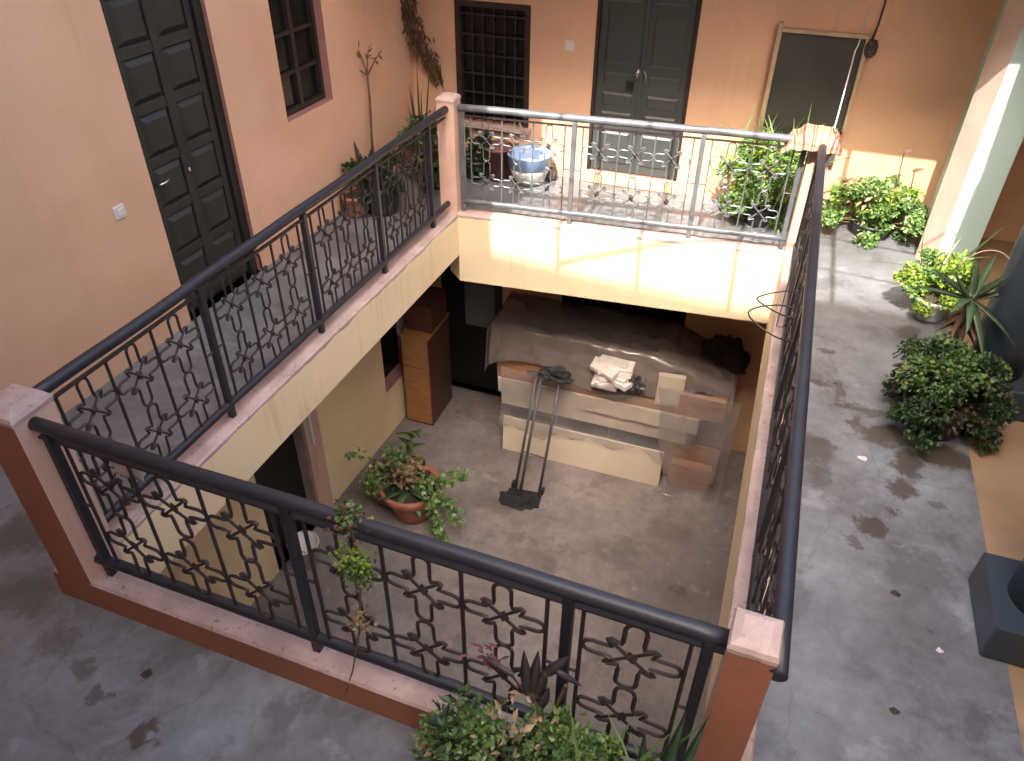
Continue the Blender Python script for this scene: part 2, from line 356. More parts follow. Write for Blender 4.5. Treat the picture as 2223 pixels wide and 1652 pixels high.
# ------------------------------------------------------------------ key plan (metres; gallery floor z = 0)
NL, NR, FL, FR = V((0, 0)), V((2.905, -0.067)), V((0.117, 4.075)), V((2.903, 4.312))
CT, HR, LOW = 0.165, 1.03, -2.92
LWA, LWB = V((-1.261, -3.0)), V((-0.863, 5.47))       # left wall line on plan
FWY = 5.47
def inset(d):
    """the corner points moved d metres into the opening"""
    pts = [NL, NR, FR, FL]; out = []
    for i in range(4):
        a, b, c = pts[i - 1], pts[i], pts[(i + 1) % 4]
        n1 = V((-(b - a).y, (b - a).x)).normalized(); n2 = V((-(c - b).y, (c - b).x)).normalized()
        k = d / (1 + n1.dot(n2)); out.append(b + (n1 + n2) * k)
    return out
IN, OUT = inset(0.075), inset(-0.085)

# ------------------------------------------------------------------ structure: floors
def ring_floor(name, outer, inner, z1, z0, m):
    b = MB(); n = 4
    vs = [V((*p, z1)) for p in outer] + [V((*p, z1)) for p in inner] + [V((*p, z0)) for p in outer] + [V((*p, z0)) for p in inner]
    fs = []
    for i in range(n):
        j = (i + 1) % n
        fs.append((i, j, 4 + j, 4 + i)); fs.append((8 + i, 12 + i, 12 + j, 8 + j))
        fs.append((i, 8 + i, 8 + j, j)); fs.append((4 + i, 4 + j, 12 + j, 12 + i))
    b.add(vs, fs); return tag(b.build(name, m, origin=(0, 0, 0)), kind='structure')
gal = ring_floor('gallery_floor', [V((-1.75, -3.2)), V((4.0, -3.2)), V((4.0, 5.6)), V((-0.95, 5.6))], [p.copy() for p in inset(0.02)], 0.0, -0.18, 'floor')
b = MB(); b.box((5.4, 1.2, -0.092), (2.8, 8.8, 0.176)); tag(b.build('side_room_floor', 'ochre_floor'), kind='structure')
b = MB(); b.add([(-3, -4, LOW), (7, -4, LOW), (7, 6, LOW), (-3, 6, LOW)], [(0, 1, 2, 3)]); tag(b.build('courtyard_floor', 'low_floor', origin=(0, 0, LOW)), kind='structure')
b = MB(); b.add([(-150, -150, LOW - .06), (150, -150, LOW - .06), (150, 150, LOW - .06), (-150, 150, LOW - .06)], [(0, 1, 2, 3)]); tag(b.build('ground', 'low_floor', origin=(0, 0, LOW - .06)), kind='structure')

# raised curb with the fascia beam below, one piece for each side
def edge_beam(i, z0, label, outer_mat):
    a, c = IN[i], IN[(i + 1) % 4]; a2, c2 = OUT[i], OUT[(i + 1) % 4]
    nrm = V((-(c - a).y, (c - a).x)).normalized(); nseg = max(24, int((c - a).length / 0.03))
    mb = MB(); rows = []
    for k in range(nseg + 1):
        t = k / nseg; p = a.lerp(c, t); o = a2.lerp(c2, t)
        e = 0 if k in (0, nseg) else 1
        j = lambda s, sd: s * noise.noise(V((p.x * 9 + sd, p.y * 9, sd * 3.1))) * e
        chip = e * max(0, noise.noise(V((p.x * 4 + 9, p.y * 4, i))) - 0.25) * 0.05
        dn = 0.018 + j(0.016, 5)
        i2 = p + nrm * j(0.004, 1)
        rows.append([V((*o, 0.001)), V((*(o + (p - o) * 0.03), CT - 0.012 + j(0.004, 7))), V((*(o + (p - o) * 0.09 + nrm * chip * .3), CT - chip * .4 + j(0.003, 2))), V((*(i2 - nrm * 0.012), CT + j(0.003, 3))), V((*i2, CT - 0.010)), V((*(p + nrm * j(0.002, 4)), CT - 0.012 - dn)), V((*p, z0)), V((*o, z0))])
    n = 8; vs = [q for r in rows for q in r]
    o_ = len(mb.v); mb.v += vs
    for k in range(nseg):
        for s_, mi in ((0, 0), (1, 1), (2, 1), (3, 1), (4, 1), (5, 2), (6, 2)):
            mb.f.append([k * n + s_, (k + 1) * n + s_, (k + 1) * n + s_ + 1, k * n + s_ + 1][::-1]); mb.mi.append(mi)
    for k, rev in ((0, False), (nseg, True)):
        f = [k * n + s_ for s_ in range(n)]; mb.f.append(f if not rev else f[::-1]); mb.mi.append(2)
    ob = mb.build('curb_beam', [outer_mat, 'curb', 'cream'], gal); ob['label'] = label
    return ob
edge_beam(0, -0.43, 'terracotta fronted curb under the near railing', 'terracotta')
edge_beam(1, -0.43, 'long pinkish curb under the right railing', 'curb')
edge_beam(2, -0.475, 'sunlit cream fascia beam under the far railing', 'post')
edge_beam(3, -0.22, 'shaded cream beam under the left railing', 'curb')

# ------------------------------------------------------------------ walls with openings
def wall(name, label, A, B, z0, z1, th, openings, m, reveal=None, side=1):
    """A->B on plan, visible face on the line; the wall body lies on the far side. openings: (s0, s1, za, zb, depth) in metres from A"""
    A, B = V(A), V(B); u = (B - A).normalized(); n = V((-u.y, u.x)) * side; L = (B - A).length
    ss = sorted({0, L} | {o[0] for o in openings} | {o[1] for o in openings}); zs = sorted({z0, z1} | {o[2] for o in openings} | {o[3] for o in openings})
    mb = MB(); P = lambda s, d, z: V((*(A + u * s + n * d), z))
    for i in range(len(ss) - 1):
        for j in range(len(zs) - 1):
            sm, zm = (ss[i] + ss[i + 1]) / 2, (zs[j] + zs[j + 1]) / 2
            if any(o[0] < sm < o[1] and o[2] < zm < o[3] for o in openings): continue
            mb.add([P(ss[i], 0, zs[j]), P(ss[i + 1], 0, zs[j]), P(ss[i + 1], 0, zs[j + 1]), P(ss[i], 0, zs[j + 1])], [(0, 1, 2, 3)])
    for (a, c, za, zb, d) in openings:
        q = [(a, za), (c, za), (c, zb), (a, zb)]
        for k in range(4):
            (s1, t1), (s2, t2) = q[k], q[(k + 1) % 4]
            mb.add([P(s1, 0, t1), P(s2, 0, t2), P(s2, d, t2), P(s1, d, t1)], [(0, 1, 2, 3)], 1)
        mb.add([P(a, d, za), P(c, d, za), P(c, d, zb), P(a, d, zb)], [(0, 1, 2, 3)], 2)
    mb.add([P(0, th, z0), P(L, th, z0), P(L, th, z1), P(0, th, z1)], [(3, 2, 1, 0)])
    for s_ in (0, L): mb.add([P(s_, 0, z0), P(s_, th, z0), P(s_, th, z1), P(s_, 0, z1)], [(0, 1, 2, 3)])
    for z_ in (z0, z1): mb.add([P(0, 0, z_), P(L, 0, z_), P(L, th, z_), P(0, th, z_)], [(0, 1, 2, 3)])
    o = mb.build(name, [m, reveal or m, 'black_frame'], origin=(*A, z0)); tag(o, label, 'wall')
    return o, (lambda s, d, z: P(s, d, z)), math.atan2(u.y, u.x), n
ROOF = 2.6
lu = (LWB - LWA).normalized()
def sL(y): return (y - LWA.y) / lu.y          # metres along the left wall for a world y
DO, WO = (sL(2.045), sL(2.84), 0.0, 2.16, 0.10), (sL(3.462), sL(4.09), 0.965, 2.09, 0.12)
lw, LP, la, ln = wall('upper_wall', 'pink peach plaster wall with panelled dark door on the left', LWA, LWB, 0.0, ROOF + 1.7, 0.22, [DO, WO], 'pink', 'reveal')
FX0 = LWB.x
def sF(x): return x - FX0
W1, GD = (sF(-0.375), sF(0.29), 0.44, 1.485, 0.07), (sF(0.92), sF(1.785), 0.118, 2.12, 0.06)
W2 = (sF(2.47), sF(3.07), 0.47, 1.49, 0.05)
fw, FP, fa, fn = wall('upper_wall', 'orange peach gallery wall with grey double door facing the camera', (FX0, FWY), (7.0, FWY), 0.0, ROOF, 0.22, [W1, GD, W2], 'peach', 'terracotta')
def pbox(mb, PF, ang, s0, s1, d0, d1, z0, z1, bev=0.0, mi=0):
    c = (PF(s0, d0, z0) + PF(s1, d1, z1)) / 2
    mb.box(c, (abs(s1 - s0), abs(d1 - d0), abs(z1 - z0)), ang, mi, bev=bev); return mb
# left panelled door
s0, s1 = DO[0], DO[1]
door = pbox(MB(), LP, la, s0 + 0.012, s1 - 0.012, 0.075, 0.098, 0.004, 2.11).build('door', 'dark_door', lw); door['label'] = 'dark panelled door with two columns of raised fields'
fb = MB(); pbox(fb, LP, la, s0 + .002, s0 + 0.035, 0.03, 0.0975, 0.002, 2.118); pbox(fb, LP, la, s1 - 0.075, s1 - .002, 0.03, 0.0975, 0.002, 2.118); pbox(fb, LP, la, s0 + .035, s1 - .075, 0.035, 0.0975, 2.07, 2.118)
fb.build('door_frame', 'black_frame', door)
l0, l1 = s0 + 0.035, s1 - 0.075; mid = (l0 + l1) / 2
sb = MB(); pbox(sb, LP, la, l0, l0 + .05, .056, .0745, .03, 2.07, .004); pbox(sb, LP, la, l1 - .05, l1, .056, .0745, .03, 2.07, .004); pbox(sb, LP, la, mid - .035, mid + .035, .054, .0745, .03, 2.07, .004)
sb.build('stile', 'dark_door', door)
for k in range(7):
    z = 0.105 + 0.326 * k if k else 0.03
    pbox(MB(), LP, la, l0 + .05, mid - .035, .058, .0745, z - 0.02 if k else z, z + 0.045 if k else .14, .004).build('rail', 'dark_door', door)
    pbox(MB(), LP, la, mid + .035, l1 - .05, .058, .0745, z - 0.02 if k else z, z + 0.045 if k else .14, .004).build('rail', 'dark_door', door)
def raised(PF, ang, n_, a, c, za, zb, d, h, inset_):
    mb = MB(); q = [(a, za), (c, za), (c, zb), (a, zb)]; q2 = [(a + inset_, za + inset_), (c - inset_, za + inset_), (c - inset_, zb - inset_), (a + inset_, zb - inset_)]
    vs = [PF(x, d, z) for x, z in q] + [PF(x, d - h, z) for x, z in q2]
    mb.add(vs, [(0, 1, 5, 4), (1, 2, 6, 5), (2, 3, 7, 6), (3, 0, 4, 7), (4, 5, 6, 7)]); return mb
for k in range(6):
    za, zb = 0.105 + 0.326 * k + 0.05, 0.105 + 0.326 * (k + 1) - 0.025
    for (a, c) in ((l0 + .055, mid - .04), (mid + .04, l1 - .055)):
        raised(LP, la, ln, a, c, za, zb, 0.0748, 0.03, 0.035).build('panel', 'dark_door', door)
h = MB(); h.tube([LP(l0 + .03, .05, .985), LP(l0 + .03, .0, .985), LP(l0 + .07, -.01, .988), LP(l0 + .12, -.008, 1.005)], [.008, .008, .007, .005], 8); h.build('handle', 'white_metal', door, True)
pbox(MB(), LP, la, mid - .006, mid + .006, .045, .054, 0.955, 0.98).build('keyhole_plate', 'white_metal', door)
# left window
s0, s1 = WO[0], WO[1]
win = pbox(MB(), LP, la, s0 + .005, s1 - .005, .112, .119, .97, 2.085).build('window', 'glass', lw); win['label'] = 'narrow dark window in a deep brick pink reveal'
fb = MB(); pbox(fb, LP, la, s0 + .003, s0 + .04, .07, .1115, .968, 2.087); pbox(fb, LP, la, s1 - .04, s1 - .003, .07, .1115, .968, 2.087); pbox(fb, LP, la, s0 + .04, s1 - .04, .07, .1115, .968, 1.005); pbox(fb, LP, la, s0 + .04, s1 - .04, .07, .1115, 2.05, 2.087)
fb.build('frame', 'brown_frame', win)
mb = MB(); pbox(mb, LP, la, (s0 + s1) / 2 - .02, (s0 + s1) / 2 + .02, .075, .1115, 1.005, 2.05); mb.build('mullion', 'brown_frame', win)
for z in (1.26, 1.54, 1.82): pbox(MB(), LP, la, s0 + .04, s1 - .04, .082, .111, z - .012, z + .012).build('glazing_bar', 'brown_frame', win)
# light switches
def switch(wallobj, PF, ang, s, z):
    o = pbox(MB(), PF, ang, s - .042, s + .042, -.012, .001, z - .042, z + .042, .005).build('light_switch', 'white_plastic', wallobj)
    pbox(MB(), PF, ang, s - .022, s + .022, -.02, -.0115, z - .024, z + .024, .004).build('rocker', 'white_plastic', o)
switch(lw, LP, la, sL(1.748), 0.955); switch(fw, FP, fa, sF(0.688), 1.219)
# barred window, far left
s0, s1, za, zb, dd = W1
wn1 = pbox(MB(), FP, fa, s0 + .004, s1 - .004, .058, .068, za + .004, zb - .004).build('window', 'glass', fw); wn1['label'] = 'black barred window beside the corner'
fb = MB(); pbox(fb, FP, fa, s0 - .03, s0 + .02, -.012, .057, za, zb + .03); pbox(fb, FP, fa, s1 - .02, s1 + .03, -.012, .057, za, zb + .03); pbox(fb, FP, fa, s0 + .02, s1 - .02, -.012, .057, zb - .02, zb + .03)
fb.build('frame', 'brown_frame', wn1)
for k in range(6):
    z = za + 0.1 + k * 0.172; pbox(MB(), FP, fa, s0 + .02, s1 - .02, .012, .024, z - .008, z + .008).build('bar', 'iron', wn1)
for k in range(5):
    s_ = s0 + .02 + (s1 - s0 - .04) * (k + 1) / 6; pbox(MB(), FP, fa, s_ - .006, s_ + .006, .026, .038, za, zb - .02).build('bar', 'iron', wn1)
pbox(MB(), FP, fa, s0 - .06, s1 + .06, -.07, .05, za - .05, za - .001, .006).build('sill', 'curb', wn1)
# grey double door
s0, s1, za, zb, dd = GD; mid = (s0 + s1) / 2
gd = pbox(MB(), FP, fa, s0 + .003, s1 - .003, .045, .0595, za + .002, zb - .002).build('door', 'grey_door', fw); gd['label'] = 'charcoal grey double door above an orange threshold'
fb = MB(); pbox(fb, FP, fa, s0 - .001, s0 + .028, -.01, .0445, za + .002, zb - .001); pbox(fb, FP, fa, s1 - .028, s1 + .001, -.01, .0445, za + .002, zb - .001); fb.build('frame', 'brown_frame', gd)
for (a, c) in ((s0 + .03, mid - .003), (mid + .003, s1 - .03)):
    lf = pbox(MB(), FP, fa, a, c, .02, .0445, za + .006, zb - .03, .003).build('leaf', 'grey_door', gd)
    for (p0, p1) in ((0.08, 0.38), (0.44, 0.56), (0.62, 0.735), (0.80, 0.905), (0.98, 1.42), (1.48, 1.9)):
        raised(FP, fa, fn, a + .06, c - .055, za + p0, za + p1, .0195, .012, .018).build('panel', 'grey_door', lf)
pbox(MB(), FP, fa, mid - .02, mid + .016, .004, .0195, za + .01, zb - .04, .004).build('cover_strip', 'grey_door', gd)
pbox(MB(), FP, fa, mid - .13, mid - .062, -.004, .012, .885, .968).build('slot_plate', 'black_frame', gd)
h = MB(); h.tube([FP(mid - .03, .01, 1.06), FP(mid - .03, -.03, 1.06), FP(mid - .045, -.035, 1.062), FP(mid - .03, -.03, 1.01)], .008, 8); h.box(FP(mid - .03, .0, 1.05), (.03, .012, .06)); h.build('handle', 'white_metal', gd)
h = MB(); h.tube([FP(mid + .028, .01, 1.075), FP(mid + .028, -.03, 1.075), FP(mid + .045, -.02, 1.03), FP(mid + .04, -.02, .99)], .007, 8); h.build('padlock', 'white_metal', gd)
ts = pbox(MB(), FP, fa, s0 - .03, s1 + .03, -.035, .044, .002, za - .002, .006).build('threshold', 'orange_wall', fw)
# screened window on the right of the far wall with a proud pale frame
s0, s1, za, zb, dd = W2
w2 = pbox(MB(), FP, fa, s0 - .02, s1 + .02, -.055, -.04, za, zb + .02).build('window_screen', 'screen', fw); w2['label'] = 'dark fly screen in a warped pale wood frame'
for q, (a, c, z0, z1, d0) in enumerate(((s0 - .055, s0 - .018, za - .02, zb + .075, -.10), (s0 - .018, s1 + .03, zb + .005, zb + .034, -.095), (s1 + .012, s1 + .04, za + .3, zb + .002, -.09))):
    pbox(MB(), FP, fa, a, c, d0, -.035, z0, z1, .004).build('frame_strip', 'pale_wood', w2)
pbox(MB(), FP, fa, s0 - .016, s1 + .01, -.07, -.056, za + .27, za + .295).build('cross_bar', 'screen', w2)
fb = MB(); pbox(fb, FP, fa, s0 - .04, s0 - .02, -.036, .002, za, zb); pbox(fb, FP, fa, s1 + .0, s1 + .02, -.036, .002, za, zb); fb.build('batten', 'pale_wood', w2)

# lower storey walls
llw_do = (sL(2.24), sL(2.934), LOW, -0.95, 0.14); llw_wo = (sL(4.385), sL(4.95), -2.33, -1.2, 0.16)
llw, LLP, lla, lln = wall('lower_wall', 'yellow painted lower wall beneath the left gallery', LWA, LWB, LOW, -0.18, 0.22, [llw_do, llw_wo], 'yellow', 'curb')
s0, s1 = llw_do[:2]
dr = pbox(MB(), LLP, lla, s0 + .01, s1 - .01, .11, .138, LOW + .004, -.96).build('door', 'black_frame', llw)
jb = MB(); pbox(jb, LLP, lla, s1 + .001, s1 + .22, -.03, .0, LOW + .002, -.2, .006); o = jb.build('door_jamb', 'post', llw)
pbox(MB(), LLP, lla, s1 + .05, s1 + .085, -.06, -.031, -1.92, -.25, .006).build('conduit', 'white_plastic', llw)
s0, s1 = llw_wo[:2]
w = pbox(MB(), LLP, lla, s0 + .004, s1 - .004, .14, .158, -2.326, -1.204).build('window', 'glass', llw); w['label'] = 'small dark lower window'
pbox(MB(), LLP, lla, s0 + .004, s1 - .004, .005, .139, -2.327, -2.305).build('sill', 'reveal', w)
D1, D2 = (sF(-0.68), sF(0.06), LOW, -0.75, 0.12), (sF(0.745), sF(2.08), -2.1, -0.8, 0.1)
flw, FLP, fla, fln = wall('lower_wall', 'shaded orange lower wall behind the sheeted furniture pile', (FX0, FWY), (7.0, FWY), LOW, -0.18, 0.22, [D1, D2], 'orange_wall', 'brown_frame')
s0, s1 = D1[:2]
d = pbox(MB(), FLP, fla, s0 + .01, s1 - .01, .09, .118, LOW + .004, -.76).build('door', 'black_frame', flw); d['label'] = 'black lower door with a grey panel'
pbox(MB(), FLP, fla, s0 + .25, s0 + .62, .07, .0895, -2.0, -1.37, .004).build('panel', 'grey_panel', d)
s0, s1, za, zb = D2[:4]
w = pbox(MB(), FLP, fla, s0 + .004, s1 - .004, .085, .098, za + .004, zb - .004).build('window', 'glass', flw); w['label'] = 'wide dark lower window'
fb = MB()
for a in (s0 + .002, (s0 + s1) / 2 - .03, s1 - .062): pbox(fb, FLP, fla, a, a + .06, .04, .0845, za + .002, zb - .002)
fb.build('frame', 'black_frame', w)
pbox(MB(), FLP, fla, (s0 + s1) / 2 - .1, (s0 + s1) / 2 - .075, .02, .04, -1.36, -1.28, .004).build('catch', 'white_metal', w)
# walls that close the place off behind and beside the camera
def plain_wall(name, label, A, B, z0, z1, m, side=1, parent=None):
    o, *_ = wall(name, label, A, B, z0, z1, 0.22, [], m, None, side); return o
plain_wall('side_room_wall', 'brown orange inner wall of the room past the blue columns', (6.8, 5.47), (6.8, -3.0), 0.0, ROOF, 'orange_wall')
plain_wall('upper_wall', 'peach wall behind the viewer', (6.8, -3.0), (-1.657, -3.0), 0.0, 4.0, 'peach')
plain_wall('lower_wall', 'yellow lower wall under the near gallery', (6.8, -3.0), (-1.657, -3.0), LOW, -0.18, 'yellow')
plain_wall('lower_wall', 'orange lower wall under the right gallery', (4.4, 5.47), (4.4, -3.0), LOW, -0.18, 'orange_wall')

# roofs round the opening
def slab(name, label, x0, x1, y0, y1, z0, z1):
    mb = MB(); mb.box(((x0 + x1) / 2, (y0 + y1) / 2, (z0 + z1) / 2), (x1 - x0, y1 - y0, z1 - z0)); mb.mi[0] = 1; o = mb.build(name, ['roof', 'ceiling']); tag(o, label, 'roof'); return o
slab('roof_slab', 'cement roof over the far gallery', -1.75, 7.1, 3.80, 5.75, ROOF + .002, ROOF + .14)
slab('roof_slab', 'cement roof over the left gallery', -2.0, 0.33, -3.3, 3.798, ROOF + 1.702, ROOF + 1.84)
slab('roof_slab', 'cement roof over the side room past the columns', 3.98, 7.1, -3.3, 3.798, ROOF + .002, ROOF + .14)
slab('roof_slab', 'added unseen slab shading the near gallery left of the viewer', 0.332, 1.8, -3.3, -0.6, ROOF + .5, ROOF + .64)  # slab added out of view to darken the near left floor
nb = MB(); nb.box((1.45, -6.6, (LOW + 10.69) / 2), (6.5, 3.2, 10.69 - LOW)); tag(nb.build('sun_blocker', 'mint_side'), 'tall plain sun blocker added behind the viewer', 'blocker')  # unseen block added to keep sun off the near courtyard
# steel frame across the open roof
fr = thing('skylight_frame', 'thin steel frame spanning the open courtyard roof', 'frame', (1.8, 3.8, ROOF + .14))
def slope(y): return 3.9 - 0.168 * (y + 3.0)
for x in (0.95, 1.62, 2.38, 3.12):
    mb = MB(); mb.tube([(x, -2.998, slope(-3)), (x, 3.86, slope(3.86))], 0.019, 6); mb.build('rafter', 'iron', fr)
for (y, dy) in ((2.60, -0.2), (1.92, -0.22)):
    mb = MB(); mb.tube([(0.9, y + .4 * 0 - dy * .6, slope(y - dy * .6) + .02), (4.2, y + dy, slope(y + dy) + .02)], 0.009, 6); mb.build('cross_bar', 'iron', fr)
mb = MB(); mb.tube([(0.95, 1.24, slope(1.24) + .045), (2.38, 1.86, slope(1.86) + .045)], 0.02, 6); mb.build('brace', 'iron', fr)

# ------------------------------------------------------------------ masonry corner posts
def masonry_post(P, label, size, ang, front, top=1.10, capm='curb'):
    t = thing('masonry_post', label, 'post', (*P, 0.0), 'square masonry posts at the gallery corners')
    R = Matrix.Rotation(ang, 3, 'Z'); mb = MB(); hs = size / 2; nz = 14
    ring = [(-1, -1), (0, -1), (1, -1), (1, 0), (1, 1), (0, 1), (-1, 1), (-1, 0)]
    vs = []
    for k in range(nz + 1):
        z = 0.002 + (top - 0.03 - 0.002) * k / nz
        for (x, y) in ring:
            j = 1 + 0.02 * noise.noise(V((x * 3 + P.x * 5, y * 3 + P.y, z * 6)))
            c = .97 if x and y else 1.0
            q = R @ V((x * hs * j * c, y * hs * j * c, 0)); vs.append(V((P.x + q.x, P.y + q.y, z)))
    fs = []; mi = []
    for k in range(nz):
        for e in range(8):
            fs.append((k * 8 + e, k * 8 + (e + 1) % 8, (k + 1) * 8 + (e + 1) % 8, (k + 1) * 8 + e)); mi.append(front.get(e // 2, 0))
    mb.v = vs; mb.f = [list(f) for f in fs]; mb.mi = mi
    mb.build('shaft', ['post', 'terracotta'], t)
    cb = MB(); n = 16; rows = []
    for (k, z) in ((1.03, top - .03), (1.05, top - .012), (0.96, top + .004), (0.6, top + .018), (0.0, top + .024)):
        rw = []
        for e in range(n):
            a = 2 * math.pi * e / n; cx, cy = math.cos(a), math.sin(a); m_ = max(abs(cx), abs(cy)); sq = 0.97
            w = 1 + .05 * noise.noise(V((cx * 2 + P.x, cy * 2, z * 9)))
            q = R @ V((cx / m_ ** sq * hs * k * w, cy / m_ ** sq * hs * k * w, 0)); rw.append(V((P.x + q.x, P.y + q.y, z)))
        rows += rw
    cb.v = rows
    for r_ in range(4):
        for e in range(n): cb.f.append([r_ * n + e, r_ * n + (e + 1) % n, (r_ + 1) * n + (e + 1) % n, (r_ + 1) * n + e]); cb.mi.append(0)
    cb.f.append([e for e in range(n)][::-1]); cb.mi.append(0)
    cb.build('cap', capm, t)
    return t
masonry_post(V((0.05, 0.01)), 'terracotta fronted post at the near left corner of the railing', 0.19, 0.0, {0: 1, 3: 1})
masonry_post(V((2.83, -0.07)), 'cracked terracotta post nearest the camera at the right corner', 0.135, -0.03, {0: 1, 1: 1}, 1.10)
masonry_post(V((0.105, 4.09)), 'pale pink post at the far left corner with rounded cap', 0.15, 0.03, {}, 1.10)
masonry_post(V((2.90, 4.32)), 'sunlit peach post at the far right corner under the striped cloth', 0.155, 0.05, {}, 1.08)

# ------------------------------------------------------------------ wrought iron railings
CW, CHH, ZB, ZT = 0.28, 0.345, 0.272, 0.962
def rosette_mesh(rad=0.0072, m='iron'):
    mb = MB(); w, s, c, tx, tz = 0.029, 0.056, 0.064, CW / 2 - 0.004, CHH / 2 - 0.002
    pts = []
    def quad(sx, sz, flip):
        q = []
        # from the tip of the upright arm round to the tip of the side arm
        for a in (90, 60, 30, 0): q.append((w * math.cos(math.radians(a)), tz - w + w * math.sin(math.radians(a))))
        q += [(w * 0.98, s + 0.02), (w * 1.05, s), (c - 0.004, c + 0.004), (c + 0.006, c - 0.002), (s, w * 1.05), (s + 0.02, w)]
        for a in (90, 60, 30, 0): q.append((tx - w + w * math.cos(math.radians(a)), w * math.sin(math.radians(a))))
        q = [(x * sx, z * sz) for x, z in q]
        return q[::-1] if flip else q
    pts = quad(1, 1, False) + quad(1, -1, True)[1:] + quad(-1, -1, False)[1:] + quad(-1, 1, True)[1:-1]
    mb.tube([(x, 0, z) for x, z in pts], rad, 5, closed=True)
    mb.tube([(-c, 0.004, -c), (c, 0.004, c)], rad * .85, 5); mb.tube([(-c, -0.004, c), (c, -0.004, -c)], rad * .85, 5)
    return mesh_only(mb, m, 'rosette')
ROS = rosette_mesh(); ROS_PALE = rosette_mesh(0.0055, 'rail_sunlit')
mb = MB(); k_ = 0.022
mb.add([(-k_, 0, 0), (0, 0, -k_ * 1.5), (k_, 0, 0), (0, 0, k_ * 1.5), (0, -.012, 0), (0, .012, 0)], [(0, 1, 4), (1, 2, 4), (2, 3, 4), (3, 0, 4), (1, 0, 5), (2, 1, 5), (3, 2, 5), (0, 3, 5)])
STUD = mesh_only(mb, 'iron', 'stud')
mb = MB(); mb.tube([(0, 0, ZB), (0, 0, ZT)], 0.0078, 6); BAR = mesh_only(mb, 'iron', 'bar')
mb = MB(); mb.tube([(0, 0, ZB), (0, 0, ZT)], 0.006, 6); BAR_PALE = mesh_only(mb, 'rail_sunlit', 'bar')
def railing(label, A, B, posts, cells, end0=0.08, end1=0.08, hshift=0.0, rm='rail'):
    L = (B - A).length; u = (B - A) / L; th = math.atan2(u.y, u.x); n = V((-u.y, u.x))
    t = thing('railing', label, 'railing', (*((A + B) / 2), CT), 'wrought iron railings round the courtyard opening')
    P = lambda s, z, d=0.0: V((*(A + u * s + n * d), z))
    def wob(s, a): return a * noise.noise(V((s * 1.7 + A.x, A.y, 0.3)))
    mb = MB(); N = 26; s_a, s_b = end0, L - end1
    mb.tube([P(s_a + (s_b - s_a) * k / N, HR + wob(s_a + (s_b - s_a) * k / N, .008), hshift) for k in range(N + 1)], 0.0285, 14); mb.build('handrail', rm, t, True)
    e0, e1 = 0.09, L - 0.09
    mb = MB(); mb.tube([P(e0 + (e1 - e0) * k / N, 0.255 + wob(k, .004)) for k in range(N + 1)], 0.024, 12); mb.build('bottom_rail', rm, t, True)
    mb = MB()
    for k in range(N): mb.box((P(e0 + (e1 - e0) * k / N, 0.968) + P(e0 + (e1 - e0) * (k + 1) / N, 0.968)) / 2, ((e1 - e0) / N + .0005, .022, .009), th)
    mb.build('top_strip', 'iron', t)
    for s in posts:
        mb = MB(); mb.box(P(s * L, (CT + 1.0) / 2 + .003), (.036, .036, 1.0 - CT), th, bev=.004); mb.build('post', rm, t)
    edges = [x * L for x in posts]
    for (a, c, nc) in cells:
        a *= L; c *= L; gap = 0.07 if (c - a) > 0.45 else 0.05; wdt = (c - a - 2 * gap) / nc
        for k in range(nc + 1):
            lean = random.uniform(-.006, .006)
            place('bar', BAR if rm == 'rail' else BAR_PALE, P(a + gap + k * wdt, 0), t, (lean, random.uniform(-.004, .004), th))
        for k in range(nc):
            for j in range(2):
                zc = ZB + CHH / 2 + j * CHH
                r = place('rosette', ROS if rm == 'rail' else ROS_PALE, P(a + gap + (k + .5) * wdt, zc), t, (random.uniform(-.05, .05), random.uniform(-.03, .03), th + random.uniform(-.05, .05)), (wdt / CW * 1.0, 1, 1))
                place('stud', STUD, P(a + gap + (k + .5) * wdt, zc), r, (0, random.uniform(-.5, .5), th))
        for s_ in (a, c - gap):
            mb = MB(); mb.tube([P(s_, 0.62), P(s_ + gap, 0.62)], .006, 5); mb.build('tie', 'iron', t)
    return t
railing('black railing nearest the camera with vine on it', NL, NR, (0.066, 0.433, 0.787, 0.935), ((0.066, 0.433, 3), (0.433, 0.787, 3), (0.787, 0.935, 1)), 0.12, 0.13)
railing('shaded black railing along the left gallery before the panelled door', NL, FL, (0.034, 0.272, 0.498, 0.707, 0.906), ((0.034, 0.272, 3), (0.272, 0.498, 3), (0.498, 0.707, 3), (0.707, 0.906, 3)), 0.06, 0.07)
railing('sunlit grey railing across the far side before the grey door', FL, FR, (0.037, 0.359, 0.705, 0.96), ((0.037, 0.359, 3), (0.359, 0.705, 3), (0.705, 0.96, 2)), rm='rail_sunlit')
railing('railing down the right side seen almost end on', NR, FR, (0.03, 0.262, 0.49, 0.70, 0.968), ((0.03, 0.262, 3), (0.262, 0.49, 3), (0.49, 0.70, 3), (0.70, 0.968, 4)), -0.07, 0.02, 0.0)

# striped cloth on the far right post
mb = MB(); n = 34; c0 = V((2.86, 4.31, 1.112)); uv = []
for i in range(n + 1):
    for j in range(n + 1):
        x, y = (i / n - .58) * 0.46, (j / n - .5) * 0.42
        a, b_ = abs(x) - 0.10, abs(y) - 0.09; d = max(0.0, max(a, b_)); d = max(d, 0.8 * math.hypot(max(a, 0), max(b_, 0)))
        ph = math.atan2(y, x)
        fold = 0.004 * min(1, d / .08) * math.sin(ph * 7 + 1.3) + 0.01 * noise.noise(V((x * 14, y * 14, 2)))
        k = 1 - 0.38 * d / (abs(x) + abs(y) + 1e-6)
        z = -d * 0.85 + fold * 0.7 + 0.006 * math.sin(x * 60)
        if d == 0: z = max(z, 0.0) * .4
        mb.v.append(c0 + V((x * k + math.cos(ph) * fold, y * k + math.sin(ph) * fold, z))); uv.append((i / n, j / n))
